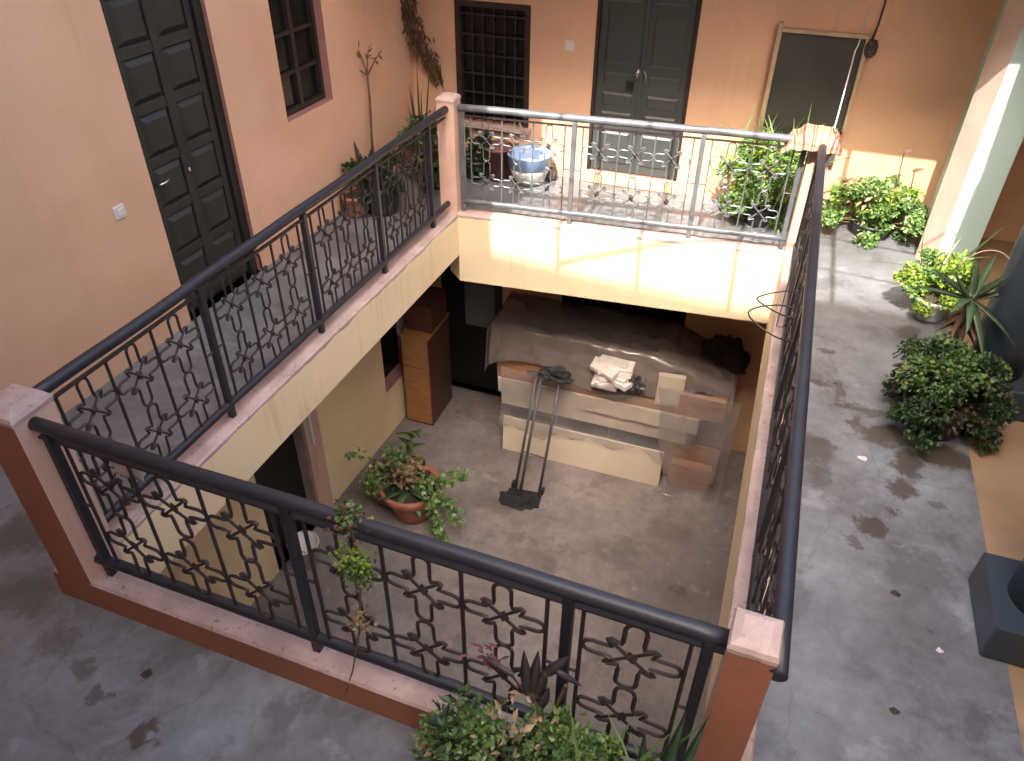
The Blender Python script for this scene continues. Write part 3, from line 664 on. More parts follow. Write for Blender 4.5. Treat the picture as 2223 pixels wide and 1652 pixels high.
for i in range(n):
    for j in range(n):
        a = i * (n + 1) + j; mb.f.append([a, a + n + 1, a + n + 2, a + 1]); mb.mi.append(0)
mb.uv = uv
cl = mb.build('cloth', 'cloth', smooth=True); tag(cl, 'striped cream and red cloth draped over the far right post', 'cloth')
sm = cl.modifiers.new('thick', 'SOLIDIFY'); sm.thickness = 0.006

# ------------------------------------------------------------------ pillars and blue columns on the right
pl = thing('square_pillar', 'mint and peach square pillar at the end of the right walkway', 'pillar', (4.07, 4.8, 0))
mb = MB(); q = [(3.95, 4.66), (4.20, 4.64), (4.20, 4.92), (3.85, 4.88)]
mb.v = [V((x, y, z)) for z in (.002, ROOF) for x, y in q]; mb.f = [[0, 1, 5, 4], [1, 2, 6, 5], [2, 3, 7, 6], [3, 0, 4, 7], [4, 5, 6, 7]]; mb.mi = [0, 0, 0, 1, 0]
mb.build('shaft', ['mint', 'mint_side'], pl)
mb = MB(); mb.box((4.02, 5.40, ROOF / 2), (.17, .136, ROOF - .004), bev=.006); tag(mb.build('pilaster', 'mint'), 'shaded mint pilaster at the right end of the far wall', 'pilaster')
def blue_column(x, y, label, hgt):
    t = thing('column', label, 'column', (x, y, 0), 'round slate blue columns on square plinths')
    mb = MB(); mb.box((x, y, hgt / 2 + .001), (.44, .44, hgt), 0.0, bev=.008); mb.build('plinth', 'blue', t)
    mb = MB(); mb.lathe((x, y, 0), [(.0, hgt - .01), (.150, hgt - .01), (.150, hgt + .25), (.165, hgt + .30), (.165, ROOF), (0, ROOF)], 32); mb.build('shaft', 'blue', t, True)
blue_column(4.108, 1.22, 'slate blue column on a plinth closest to the camera', 0.205)
blue_column(4.13, 3.06, 'slate blue column behind the dark potted plants', 0.2)

# ------------------------------------------------------------------ plants
def rv(s=1.0): return V((random.gauss(0, s), random.gauss(0, s), random.gauss(0, s)))
def leaf(mb, p, d, n, ln, w, kind='ovate', mi=0):
    d = d.normalized(); sd = d.cross(n); sd = V((1, 0, 0)) if sd.length < 1e-4 else sd.normalized(); n = sd.cross(d).normalized()
    if kind == 'round':
        ring = [p + d * (ln * .5 + math.cos(a) * ln * .5) + sd * math.sin(a) * w * .5 + n * (-.18 * ln * abs(math.sin(a)) + .08 * ln * math.cos(2 * a)) for a in [math.radians(40 + 56 * k) for k in range(6)]]
        mb.add([p] + ring + [p + d * ln * .5], [(0, 6, 7), (6, 5, 7), (5, 4, 7), (4, 3, 7), (3, 2, 7), (2, 1, 7), (1, 0, 7)], mi)
    elif kind == 'ovate':
        a, t = p, p + d * ln - n * ln * .25; m1 = p + d * ln * .42
        mb.add([a, m1 + sd * w * .5 - n * w * .06, t, m1 - sd * w * .5 - n * w * .06, m1 - n * w * .22], [(0, 1, 4), (1, 2, 4), (2, 3, 4), (3, 0, 4)], mi)
    else:  # strap
        pts = []
        for k in range(4):
            f = k / 3; c = p + d * ln * f - n * ln * .28 * f * f; ww = w * (1 - f) ** .6 * .5 + .0006
            pts += [c + sd * ww, c - sd * ww]
        mb.add(pts, [(0, 1, 3, 2), (2, 3, 5, 4), (4, 5, 7, 6)], mi)
def clump(mb, stems, base, rad, h, nblob, nleaf, size, kind, seed, droop=0.0, flat=1.0, zlow=0.12, br=1.0):
    rs = random.getstate(); random.seed(seed)
    blobs = []
    for k in range(nblob):
        a = random.uniform(0, 2 * math.pi); r = math.sqrt(random.random()); zz = zlow + (1 - zlow) * random.random() ** .8
        k2 = math.sqrt(max(0.1, 1 - (zz * .85) ** 2)); c = V((base[0] + math.cos(a) * r * rad[0] * k2, base[1] + math.sin(a) * r * rad[1] * k2, base[2] + h * zz))
        blobs.append((c, random.uniform(.22, .42) * min(rad[0], h) * br))
        if stems is not None:
            b0 = V(base) + V((random.gauss(0, .03), random.gauss(0, .03), 0)); stems.tube([b0, b0.lerp(c, .5) + rv(.02), c], [.006, .005, .003], 4)
    for _ in range(nleaf):
        c, r = random.choice(blobs); o = rv(1).normalized() * r * random.uniform(.3, 1.0) ** .5
        o.z *= flat; p = c + o; out = (p - V(base)); out.z *= .5
        d = (out.normalized() * .6 + rv(.6)); d.z -= droop; n = V((random.gauss(0, .5), random.gauss(0, .5), 1))
        s = size * random.uniform(.55, 1.35)
        leaf(mb, p, d, n, s, s * {'round': .85, 'strap': .06}.get(kind, .5), kind)
    random.setstate(rs)
def pot(t, x, y, z, r, h, m, name='pot'):
    mb = MB(); mb.lathe((x, y, z), [(0, .002), (r * .72, .002), (r * .78, h * .2), (r * .93, h * .8), (r * .97, h * .82), (r * 1.03, h * .84), (r * 1.03, h), (r * .92, h), (r * .88, h * .86), (0, h * .86)], 24)
    o = mb.build(name, m, t, True)
    mb = MB(); mb.lathe((x, y, z + h * .865), [(r * .9, 0), (r * .4, .02), (0, .025)], 14); mb.build('soil', 'soil', t, True)
    return o
def bush(name, label, loc, rad, h, nblob, nleaf, size, m, kind, seed, potspec=None, group=None, droop=.1, flat=.8, extra=None, zlow=.12, br=1.0):
    t = thing(name, label, 'plant', loc, group); base = V(loc)
    if potspec: pot(t, loc[0], loc[1], loc[2], *potspec); base.z += potspec[1] * .88
    mb, st = MB(), MB(); clump(mb, st, base, rad, h, nblob, nleaf, size, kind, seed, droop, flat, zlow, br)
    st.build('stems', 'stem', t); o = mb.build('foliage', m, t); o['kind'] = 'stuff'
    if extra:
        for (mm, k2, nl, sz, sd, zl) in extra:
            mb = MB(); clump(mb, None, base, rad, h, max(4, nblob // 2), nl, sz, k2, sd, droop, flat, zl, br); o = mb.build('foliage', mm, t); o['kind'] = 'stuff'
    return t
def blade(p0, d, up, ln, w, curl, n=9, th=.35):
    """fleshy tapering leaf"""
    mb = MB(); d = d.normalized(); sd = d.cross(up).normalized(); nn = sd.cross(d).normalized(); rows = []
    for k in range(n):
        f = k / (n - 1); c = p0 + d * ln * f + nn * curl * ln * f * f; ww = w * .5 * (1 - f ** 2.2) * (0.75 + .5 * math.sin(min(1, f * 2.2) * math.pi / 2)) * .9 + .0008
        rows += [c + sd * ww + nn * ww * th, c - nn * ww * th * .15, c - sd * ww + nn * ww * th, c - nn * ww * (th + .25)]
    mb.v = rows
    for k in range(n - 1):
        for e in range(4): mb.f.append([k * 4 + e, k * 4 + (e + 1) % 4, (k + 1) * 4 + (e + 1) % 4, (k + 1) * 4 + e]); mb.mi.append(0)
    mb.f += [[0, 1, 2, 3], [(n - 1) * 4 + 3, (n - 1) * 4 + 2, (n - 1) * 4 + 1, (n - 1) * 4]]; mb.mi += [0, 0]
    return mb

# far right sunlit bushes
bush('leafy_bush', 'bright green bush against the far wall seen through the far railing', (2.58, 5.10, 0), (.42, .26), .52, 34, 5200, .038, 'leaf_bright', 'round', 11, (.16, .18, 'black_pot'), extra=[('leaf_lime', 'round', 1100, .036, 21, .3), ('leaf_bright', 'strap', 150, .30, 22, .55)], zlow=-.25, br=.75)
bush('leafy_bush', 'low bright green bush right of the far post in the sun', (3.50, 5.17, 0), (.46, .27), .34, 34, 5200, .038, 'leaf_bright', 'round', 12, (.17, .14, 'black_pot'), extra=[('leaf_lime', 'ovate', 700, .038, 23, .3), ('leaf_tan', 'ovate', 120, .06, 24, .2)], zlow=-.25, br=.75)
t = thing('dried_stalk', 'two thin dried stalks rising from the low sunlit bush', 'plant', (3.62, 5.2, .25))
for (x, hgt, a) in ((3.60, .74, .3), (3.72, .60, -.2)):
    mb = MB(); mb.tube([(x, 5.2, .25), (x - .01, 5.21, hgt * .7), (x - .03, 5.2, hgt)], .005, 5); st = mb.build('stem', 'dry', t)
    mb = MB(); leaf(mb, V((x - .06, 5.2, hgt - .02)), V((1, 0, .5)), V((0, -1, 1)), .11, .035); mb.build('flower_head', 'leaf_dry', st)
# right walkway plants
bush('potted_plant', 'lime green sunlit plant in a grey pot at the shadow edge', (3.88, 3.93, 0), (.26, .24), .30, 26, 3600, .034, 'leaf_lime', 'round', 13, (.13, .17, 'grey_pot'), extra=[('leaf_bright', 'round', 900, .034, 25, .2), ('leaf_bright', 'strap', 22, .22, 26, .6)], zlow=-.12, br=.8)
bush('potted_plant', 'big dark green trailing plant in a black pot beside the walkway', (3.80, 2.60, 0), (.32, .30), .32, 42, 6600, .027, 'leaf_dark', 'round', 14, (.19, .20, 'black_pot'), extra=[('leaf_mid', 'round', 1900, .032, 27, .55), ('leaf_brown', 'ovate', 420, .034, 28, -.3)], droop=.25, zlow=-.45, br=.75)
t = thing('aloe_plant', 'tall aloe with pointed grey green leaves before the blue column', 'plant', (3.87, 2.98, 0))
pot(t, 3.87, 2.98, 0, .15, .24, 'black_pot')
mb = MB(); mb.tube([(3.87, 2.98, .2), (3.86, 2.99, .42), (3.845, 3.0, .66)], [.03, .026, .03], 8); mb.build('stem', 'stem', t, True)
rs = random.getstate(); random.seed(5)
for (az, el, ln, cu) in ((180, 8, .30, -.05), (165, 32, .26, -.1), (200, 45, .24, .1), (60, 62, .28, .06), (30, 40, .30, -.12), (5, 22, .34, .12), (-35, -12, .33, -.25), (-65, -30, .36, -.2), (-95, 2, .26, -.35), (110, 70, .22, 0), (140, 20, .28, -.2), (-120, 18, .25, -.3), (70, 10, .26, -.3), (-20, 55, .24, .05)):
    a, e = math.radians(az), math.radians(el); d = V((math.cos(a) * math.cos(e), math.sin(a) * math.cos(e), math.sin(e)))
    blade(V((3.845, 3.0, .66)) + d * .02, d, V((0, 0, 1)) if abs(el) < 75 else V((1, 0, 0)), ln, .046, cu).build('leaf', 'aloe', t, True)
for k in range(9):
    a = k * 2.4; d = V((math.cos(a), math.sin(a), -.7)); blade(V((3.85, 3.0, .5 + .015 * k)), d, V((0, 0, 1)), .2, .035, -.3, 6).build('dry_leaf', 'dry', t, True)
random.setstate(rs)
t = thing('aloe_pup', 'small cluster of short upright spiky leaves in the dark plant', 'plant', (3.74, 2.86, .2))
for k in range(5):
    a = k * 1.4; blade(V((3.74 + .02 * k - .04, 2.88, .2)), V((.3 * math.cos(a), .3 * math.sin(a), 1)), V((1, .2, 0)), .17 + .03 * (k % 3), .022, .05, 6).build('leaf', 'aloe', t, True)
mb = MB(); P = []
for k in range(29):
    f = k / 28; a = math.pi * (0.05 + 1.15 * f); P.append((3.90 - .17 * math.cos(a) * (1 - .2 * f), 3.05 + .02 * f, .78 + .22 * math.sin(a) - .12 * f))
mb.tube(P, .004, 5); tag(mb.build('wire_loop', 'pale_wood', smooth=True), 'thin pale looped stem arching over the aloe', 'wire')

# left gallery plants, behind the left railing
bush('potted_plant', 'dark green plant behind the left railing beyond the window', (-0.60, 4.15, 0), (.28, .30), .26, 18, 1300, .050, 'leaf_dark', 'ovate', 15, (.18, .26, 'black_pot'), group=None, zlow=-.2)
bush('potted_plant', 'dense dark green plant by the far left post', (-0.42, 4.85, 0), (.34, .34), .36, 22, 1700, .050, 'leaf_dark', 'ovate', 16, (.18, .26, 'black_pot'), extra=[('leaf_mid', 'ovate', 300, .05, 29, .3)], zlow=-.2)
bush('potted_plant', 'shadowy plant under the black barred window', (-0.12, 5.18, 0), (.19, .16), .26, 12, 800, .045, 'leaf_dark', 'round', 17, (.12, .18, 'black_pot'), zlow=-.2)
t = thing('tall_stalk_plant', 'tall bare plant stalk with dried branching top against the pink wall', 'plant', (-0.80, 4.42, 0))
pot(t, -.80, 4.42, 0, .15, .24, 'terra_pot')
mb = MB(); mb.tube([(-.80, 4.42, .2), (-.81, 4.45, .55), (-.83, 4.52, .85), (-.835, 4.53, 1.10)], [.014, .011, .010, .008], 6); mb.build('stem', 'dry', t, True)
for (d, ln) in ((V((-.25, .05, .7)), .22), (V((.3, .15, .5)), .2), (V((-.5, 0, .2)), .22), (V((.05, .1, .8)), .2)):
    mb = MB(); p0 = V((-.835, 4.53, 1.05)); p1 = p0 + d.normalized() * ln; mb.tube([p0, p0.lerp(p1, .6) + V((0, 0, .01)), p1], [.006, .005, .003], 5); br = mb.build('branch', 'dry', t, True)
    mb = MB()
    for k in range(5): leaf(mb, p1 - d.normalized() * .02 * k, d.normalized() + rv(.7), V((0, -.5, 1)) + rv(.3), .07, .022)
    mb.build('withered_leaf', 'leaf_dry', br)
for (x, y, z, sx, sz, ln) in ((-.86, 4.32, .34, -.2, 1, .27), (-.82, 4.36, .30, .25, 1, .30), (-.78, 4.38, .3, .5, .8, .22), (-.9, 4.3, .3, -.6, .8, .2), (-.75, 4.5, .3, .35, .9, .2)):
    blade(V((x, y, z - .06)), V((sx, -.1, sz)), V((0, 1, .2)), ln, .06, .05, 7).build('leaf', 'leaf_grey', t, True)
t = thing('withered_plant', 'small withered plant with drooping leaves left of the tall stalk', 'plant', (-0.78, 4.0, 0))
pot(t, -.78, 4.0, 0, .12, .2, 'terra_pot')
for (dx, dy, hh) in ((-.03, -.06, .42), (.02, .0, .36), (-.01, .1, .47), (.04, -.12, .33)):
    mb = MB(); top = V((-.78 + dx, 4.0 + dy, hh)); mb.tube([(-.78, 4.0, .17), (-.78 + dx * .6, 4.0 + dy * .6, hh * .7), top], .004, 5); s_ = mb.build('stem', 'dry', t)
    mb = MB()
    for k in range(6): leaf(mb, top + rv(.012), rv(1) + V((0, 0, -.5)), V((0, 0, 1)) + rv(.4), .065, .03)
    mb.build('withered_leaf', 'leaf_dry', s_)
t = thing('spiky_plant', 'thin spiky upright leaves in the far left corner', 'plant', (-0.66, 5.12, 0))
pot(t, -.66, 5.12, 0, .14, .25, 'terra_pot')
for (dx, dy, hh, w_) in ((.0, .0, .80, .022), (.10, .03, .95, .016), (-.08, .02, .60, .024), (.05, -.05, .62, .024), (-.04, -.04, .66, .02), (.14, .0, .5, .02), (-.12, .05, .45, .02)):
    blade(V((-.66 + dx * .3, 5.12 + dy * .3, .2)), V((dx, dy, hh)), V((0, 1, .1)), hh, w_, .02, 9).build('leaf', 'snake', t, True)
# dried vine hanging in the corner
t = thing('dried_vine', 'brown dried vine clinging to the corner of the pink and peach walls', 'plant', (-0.78, 5.38, .62))
mb = MB(); VP_ = [V((-.80, 5.40, 2.0)), V((-.84, 5.36, 1.6)), V((-.80, 5.36, 1.35)), V((-.72, 5.40, 1.12)), V((-.62, 5.43, .95)), V((-.55, 5.45, .80)), V((-.53, 5.455, .62))]
mb.tube(VP_, [.012, .012, .011, .009, .007, .004, .002], 6); mb.build('stem', 'dry', t, True)
mb = MB(); rs = random.getstate(); random.seed(31)
for k in range(620):
    f = random.random() ** 1.1 * 4.6; i = min(5, int(f)); p = VP_[i].lerp(VP_[i + 1], f - i); sp = .07 * (1 - f / 5.6) + .012
    q = p + V((random.gauss(0, sp), -abs(random.gauss(0, .025)), random.gauss(0, .05)))
    if q.y > 5.45: q.y = 5.45
    leaf(mb, q, V((random.gauss(0, .4), -.2, -1)), V((random.gauss(0, .6), -1, .2)), random.uniform(.05, .11), random.uniform(.015, .035))
random.setstate(rs)
o = mb.build('withered_leaves', 'leaf_dry', t); o['kind'] = 'stuff'

# foreground plants at the foot of the near railing
bush('potted_plant', 'low curly green plant nearest the camera at the foot of the railing', (2.26, -0.33, 0), (.38, .15), .36, 44, 3000, .026, 'leaf_mid', 'round', 18, (.16, .28, 'black_pot'), extra=[('leaf_bright', 'round', 420, .022, 30, .2), ('leaf_dark', 'ovate', 700, .04, 32, -.2), ('leaf_tan', 'ovate', 200, .035, 36, .0)], zlow=-.25, br=.62)
bush('potted_plant', 'upright feathery green plant rising before the near railing', (2.33, -0.25, 0), (.09, .06), .46, 26, 1500, .020, 'leaf_mid', 'round', 38, (.08, .2, 'black_pot'), extra=[('leaf_lime', 'round', 350, .018, 39, .5)], zlow=.1, br=.55)
bush('potted_plant', 'broad round leaved green plant at the bottom edge', (2.20, -0.43, 0), (.16, .10), .26, 16, 190, .062, 'leaf_mid', 'round', 40, (.1, .2, 'terra_pot'), zlow=.1, br=.8)
bush('potted_plant', 'trailing green sprigs on the curb left of the curly plant', (1.98, -0.27, 0), (.16, .11), .36, 16, 900, .026, 'leaf_mid', 'ovate', 19, (.11, .16, 'terra_pot'), extra=[('leaf_tan', 'ovate', 60, .035, 33, .2)])
t = thing('purple_plant', 'plant with upright grey purple leaves against the near railing', 'plant', (2.24, -0.20, 0))
pot(t, 2.24, -0.20, 0, .09, .24, 'black_pot')
rs = random.getstate(); random.seed(44)
for (dx, dz, ln, z0, m_) in tuple((a_, b_, c_ * .82, d_, 'leaf_grey') for a_, b_, c_, d_, e_ in ((-.12, 1, .25, .66, 'leaf_grey'), (.03, 1, .27, .66, 'leaf_purple'), (.16, 1, .20, .66, 'leaf_grey'), (.45, .8, .17, .80, 'leaf_grey'), (-.6, .12, .15, .74, 'leaf_purple'), (.7, -.45, .13, .84, 'leaf_grey'), (.25, 1, .15, .6, 'leaf_purple'))):
    blade(V((2.22 + dx * .1, -.2, z0 - .02)), V((dx, .05, dz)), V((0, 1, .15)), ln, .042, .05, 8, .2).build('leaf', m_, t, True)
mb = MB(); mb.tube([(2.24, -.2, .2), (2.235, -.2, .45), (2.225, -.2, .66)], .009, 6); mb.tube([(2.25, -.2, .4), (2.30, -.2, .6), (2.33, -.2, .76)], .006, 6); mb.build('stem', 'stem', t)
mb = MB()
for k in range(20): leaf(mb, V((2.06 + random.gauss(0, .035), -.16 + random.gauss(0, .02), .72 + random.gauss(0, .03))), V((-1, 0, .1)) + rv(.6), V((0, -.5, 1)), .038, .010)
mb.tube([(2.22, -.2, .6), (2.14, -.18, .70), (2.05, -.16, .73)], .004, 5); o = mb.build('red_sprig', 'leaf_red', t)
random.setstate(rs)
t = thing('snake_plant', 'dark upright snake plant leaves beside the near right post', 'plant', (2.64, -0.30, 0))
pot(t, 2.64, -.30, 0, .13, .26, 'terra_pot')
for (dx, dy, hh, w_) in ((.03, .0, .74, .055), (.07, .02, .70, .04), (-.03, .02, .52, .05), (-.08, -.02, .46, .045), (.0, -.05, .56, .05), (.10, -.04, .5, .045), (-.14, .0, .36, .04)):
    blade(V((2.64 + dx * .6, -.30 + dy * .6, .22)), V((dx, dy, hh)), V((0, 1, .1)), hh, w_, .03, 9).build('leaf', 'snake', t, True)
bush('potted_plant', 'small green plant around the snake plant at the bottom edge', (2.52, -0.33, 0), (.24, .13), .44, 28, 2600, .024, 'leaf_mid', 'round', 20, (.1, .22, 'black_pot'), extra=[('leaf_lime', 'round', 300, .022, 34, .2), ('leaf_mid', 'strap', 60, .22, 35, .2)], br=.6)

mb = MB(); rs = random.getstate(); random.seed(3); n_ = 9
for i in range(n_ + 1):
    for j in range(n_ + 1):
        u_, v_ = i / n_ - .5, j / n_ - .5; k = 1 - .25 * abs(noise.noise(V((u_ * 4, v_ * 4, 9))))
        mb.v.append(V((.50 + u_ * .15 * k + .02 * v_, .028 + .02 * noise.noise(V((u_ * 5, v_ * 5, 1))), .90 + v_ * .15 * k)))
for i in range(n_):
    for j in range(n_): a = i * (n_ + 1) + j; mb.f.append([a, a + n_ + 1, a + n_ + 2, a + 1]); mb.mi.append(0)
random.setstate(rs); o = mb.build('plastic_scrap', 'paper', smooth=True); tag(o, 'torn whitish plastic scrap caught in the near railing by the left post', 'scrap'); o.modifiers.new('thick', 'SOLIDIFY').thickness = .002
# vine on the near handrail
t = thing('hanging_vine', 'straggly vine hanging off the near handrail', 'vine', (1.53, -.04, 1.06))
mb = MB(); mb.tube([(1.535, -.02, 1.07), (1.535, -.05, 1.03), (1.53, -.045, .9), (1.52, -.045, .7), (1.49, -.04, .45), (1.46, -.10, .22), (1.42, -.12, .07)], [.006, .006, .005, .005, .004, .003, .002], 5); mb.build('stem', 'stem', t, True)
rs = random.getstate(); random.seed(61)
for nm, cz, n_, sp, sx, mm in (('dry_tuft', 1.04, 130, .028, .024, 'leaf_dry'), ('leaf_tuft', .87, 150, .028, .030, 'leaf_lime'), ('leaf_tuft', .79, 190, .026, .034, 'leaf_mid'), ('leaf_tuft', .50, 70, .032, .02, 'leaf_tan'), ('leaf_tuft', 1.075, 90, .022, .022, 'leaf_mid')):
    mb = MB()
    for k in range(n_): leaf(mb, V((1.525 + random.gauss(0, sx) - (.02 if cz < .6 else 0), -.05 + random.gauss(0, .02), cz + random.gauss(0, sp))), rv(1) + V((0, 0, -.6)), rv(.4) + V((0, -1, .4)), .021, .017, 'round')
    mb.build(nm, mm, t)['kind'] = 'stuff'
random.setstate(rs)

# bucket and basin by the far wall
t = thing('bucket', 'brown bucket standing left of the basin', 'bucket', (.10, 5.22, 0))
mb = MB(); mb.lathe((.10, 5.22, 0), [(0, .002), (.11, .002), (.14, .30), (.148, .30), (.148, .325), (.132, .325), (.105, .02), (0, .02)], 24); mb.build('body', 'brown_bucket', t, True)
mb = MB(); mb.tube([(.10 + .145 * math.cos(a), 5.22, .31 - .12 * math.sin(a)) for a in [math.pi * k / 10 for k in range(11)]], .004, 5)
hb = mb.build('handle', 'iron', t)
t = thing('basin', 'white and blue enamel basin in the sun below the far wall', 'basin', (.42, 5.22, 0))
mb = MB(); mb.lathe((.42, 5.22, 0), [(0, .002), (.10, .002), (.155, .06), (.188, .14), (.196, .179), (.18, .17), (.17, .13), (.13, .04), (0, .03)], 28); mb.build('body', 'basin', t, True)
mb = MB(); mb.lathe((.42, 5.22, 0), [(.191, .175), (.203, .18), (.208, .285), (.214, .292), (.208, .300), (.192, .292), (.18, .16), (.15, .09), (0, .085)], 28); mb.build('rim', 'basin_rim', t, True)
t = thing('kettle', 'small dark kettle on the floor behind the basin', 'kettle', (.60, 5.36, 0))
mb = MB(); mb.lathe((.60, 5.36, 0), [(0, .002), (.05, .002), (.055, .08), (.035, .12), (.0, .13)], 16); mb.build('body', 'soot', t, True)
mb = MB(); mb.tube([(.56, 5.36, .1), (.57, 5.36, .16), (.63, 5.36, .16), (.64, 5.36, .1)], .005, 6); mb.build('handle', 'soot', t)

# meter box, cable and wires
t = thing('lamp_fitting', 'soot blackened round lamp fitting at the top of the fly screen window', 'lamp', (3.13, 5.40, 1.36))
mb = MB(); mb.lathe((3.13, 5.40, 1.36), [(0, 0), (.03, .005), (.05, .03), (.052, .09), (.035, .13), (0, .135)], 16, wob=.08); mb.build('body', 'soot', t, True)
mb = MB(); mb.lathe((3.13, 5.452, 1.43), [(.0, -.04), (.045, -.04), (.045, .04), (0, .04)], 14); mb.build('mount', 'soot', t)
mb = MB(); mb.tube([(3.13, 5.42, 1.49), (3.145, 5.45, 1.6), (3.15, 5.458, 1.75), (3.12, 5.458, 1.86), (3.08, 5.46, 2.0), (3.08, 5.46, 2.59)], .008, 6); mb.build('cord', 'soot', t, True)
mb = MB(); N = 30; pts = []
a0, a1 = V((3.02, 5.30, 1.42)), V((2.955, 4.30, 1.135))
for k in range(N + 1):
    f = k / N; p = a0.lerp(a1, f); p.z -= .10 * math.sin(math.pi * f); pts.append(p)
pts = [V((3.055, 5.465, 1.72)), V((3.05, 5.45, 1.56)), V((3.035, 5.38, 1.45))] + pts
mb.tube(pts, .0055, 6); tag(mb.build('cable', 'cable_white', smooth=True), 'white cable slung from the screened window to the far right post', 'cable')
mb = MB()
pts = [V((2.95, 4.30, 1.135)), V((2.985, 4.22, 1.05)), V((2.93, 4.0, .85)), V((2.89, 3.7, .52)), V((2.865, 3.4, .30)), V((2.84, 3.0, .25)), V((2.86, 2.75, .4)), V((2.92, 2.6, .62)), V((2.94, 2.5, .66))]
mb.tube(pts, .004, 5); tag(mb.build('wire', 'cable_dark', smooth=True), 'thin dark wire trailing along the right railing', 'wire')
t = thing('wire_coil', 'loose loops of dark wire hooked on the right railing', 'wire', (2.79, 2.5, .6))
for (cx, cy, cz, r, tl) in ((2.825, 2.55, .68, .15, .03), (2.81, 2.48, .60, .165, -.12)):
    mb = MB(); mb.tube([(cx + r * math.cos(a) , cy + r * .95 * math.sin(a), cz + tl * r * math.cos(a + .6) + .02 * math.sin(2 * a)) for a in [2 * math.pi * k / 36 for k in range(32)]], .0048, 5); mb.build('loop', 'cable_dark', t, True)

# ------------------------------------------------------------------ courtyard floor below
# cabinet
t = thing('cabinet', 'orange brown wooden cabinet against the lower left wall', 'cabinet', (-.67, 4.95, LOW))
def cbox(nm, x0, x1, y0, y1, z0, z1, m, par, bev=.004):
    mb = MB(); mb.box(((x0 + x1) / 2, (y0 + y1) / 2, (z0 + z1) / 2), (x1 - x0, y1 - y0, z1 - z0), bev=bev); return mb.build(nm, m, par)
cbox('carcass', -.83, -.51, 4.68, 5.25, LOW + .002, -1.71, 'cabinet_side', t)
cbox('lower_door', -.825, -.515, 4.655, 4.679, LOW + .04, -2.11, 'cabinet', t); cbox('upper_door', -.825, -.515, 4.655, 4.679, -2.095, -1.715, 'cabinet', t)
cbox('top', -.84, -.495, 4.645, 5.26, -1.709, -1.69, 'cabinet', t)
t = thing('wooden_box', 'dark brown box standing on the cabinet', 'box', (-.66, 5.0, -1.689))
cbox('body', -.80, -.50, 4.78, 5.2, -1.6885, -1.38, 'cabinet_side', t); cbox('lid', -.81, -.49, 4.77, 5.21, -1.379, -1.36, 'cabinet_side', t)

# furniture pile: boards and cupboards under a plastic sheet
PILE = 'boards and furniture stacked under the plastic sheet'
def board(nm, label, x0, x1, y0, y1, z0, z1, m, rz=0, rx=0, ry=0):
    c = V(((x0 + x1) / 2, (y0 + y1) / 2, (z0 + z1) / 2)); R = Matrix.Rotation(rz, 3, 'Z') @ Matrix.Rotation(rx, 3, 'X') @ Matrix.Rotation(ry, 3, 'Y')
    mb = MB(); mb.box(c, (x1 - x0, y1 - y0, z1 - z0), R=R, bev=.004); o = mb.build(nm, m); tag(o, label, 'board', PILE); return o
t = thing('low_cupboard', 'dark low cupboard at the bottom of the sheeted pile', 'cupboard', (1.5, 5.0, LOW), None)
cbox('carcass', .36, 2.72, 4.78, 5.40, LOW + .002, -2.36, 'cabinet_side', t)
for k in range(4): cbox('cupboard_door', .37 + .588 * k, .37 + .588 * k + .575, 4.762, 4.779, LOW + .05, -2.38, 'black_plastic' if k < 3 else 'board_orange', t)
board('plank', 'lower beige plank in the pile', .33, 2.36, 4.70, 5.38, -2.355, -2.17, 'board_beige', -.035, 0, -.03)
board('plank', 'upper beige plank in the pile', .30, 2.46, 4.66, 5.38, -2.165, -1.98, 'board_beige', -.05, 0, -.04)
board('plank', 'orange wood plank above the beige planks', .28, 2.68, 4.68, 5.36, -1.975, -1.72, 'board_orange', -.04, 0, -.04)
board('carton', 'dull red brown carton at the lower right of the pile', 2.24, 2.66, 4.655, 4.76, LOW + .004, -2.60, 'board_orange')['category'] = 'carton'
t = thing('wooden_chest', 'dark wooden chest at the top of the pile under the sheet', 'chest', (1.45, 5.1, -1.71))
cbox('body', .28, 2.0, 4.80, 5.38, -1.712, -1.43, 'cabinet_side', t); cbox('lid', .26, 2.02, 4.78, 5.39, -1.429, -1.41, 'cabinet_side', t)
board('panel_board', 'long cream panel leaning on the front of the pile', .385, 2.16, 4.60, 4.625, LOW + .003, -2.46, 'board_cream', 0.0, math.radians(-5))
board('offcut_board', 'beige offcut board resting on the orange plank', 1.98, 2.24, 4.64, 4.70, -1.86, -1.50, 'board_beige', .1)
t = thing('paper_bundle', 'torn white bundle on the front edge of the pile', 'bundle', (1.55, 4.78, -1.71))
rs = random.getstate(); random.seed(9)
for k in range(16):
    mb = MB(); mb.box((1.53 + random.gauss(0, .06), 4.60 + random.gauss(0, .03), -1.70 + .015 * k), (random.uniform(.24, .36), random.uniform(.12, .17), .05), random.uniform(-.4, .4), R=Matrix.Rotation(random.uniform(-.5, .5), 3, 'Z') @ Matrix.Rotation(random.uniform(-.35, .35), 3, 'X'), bev=.004); mb.build('sheet', 'paper', t)
random.setstate(rs)
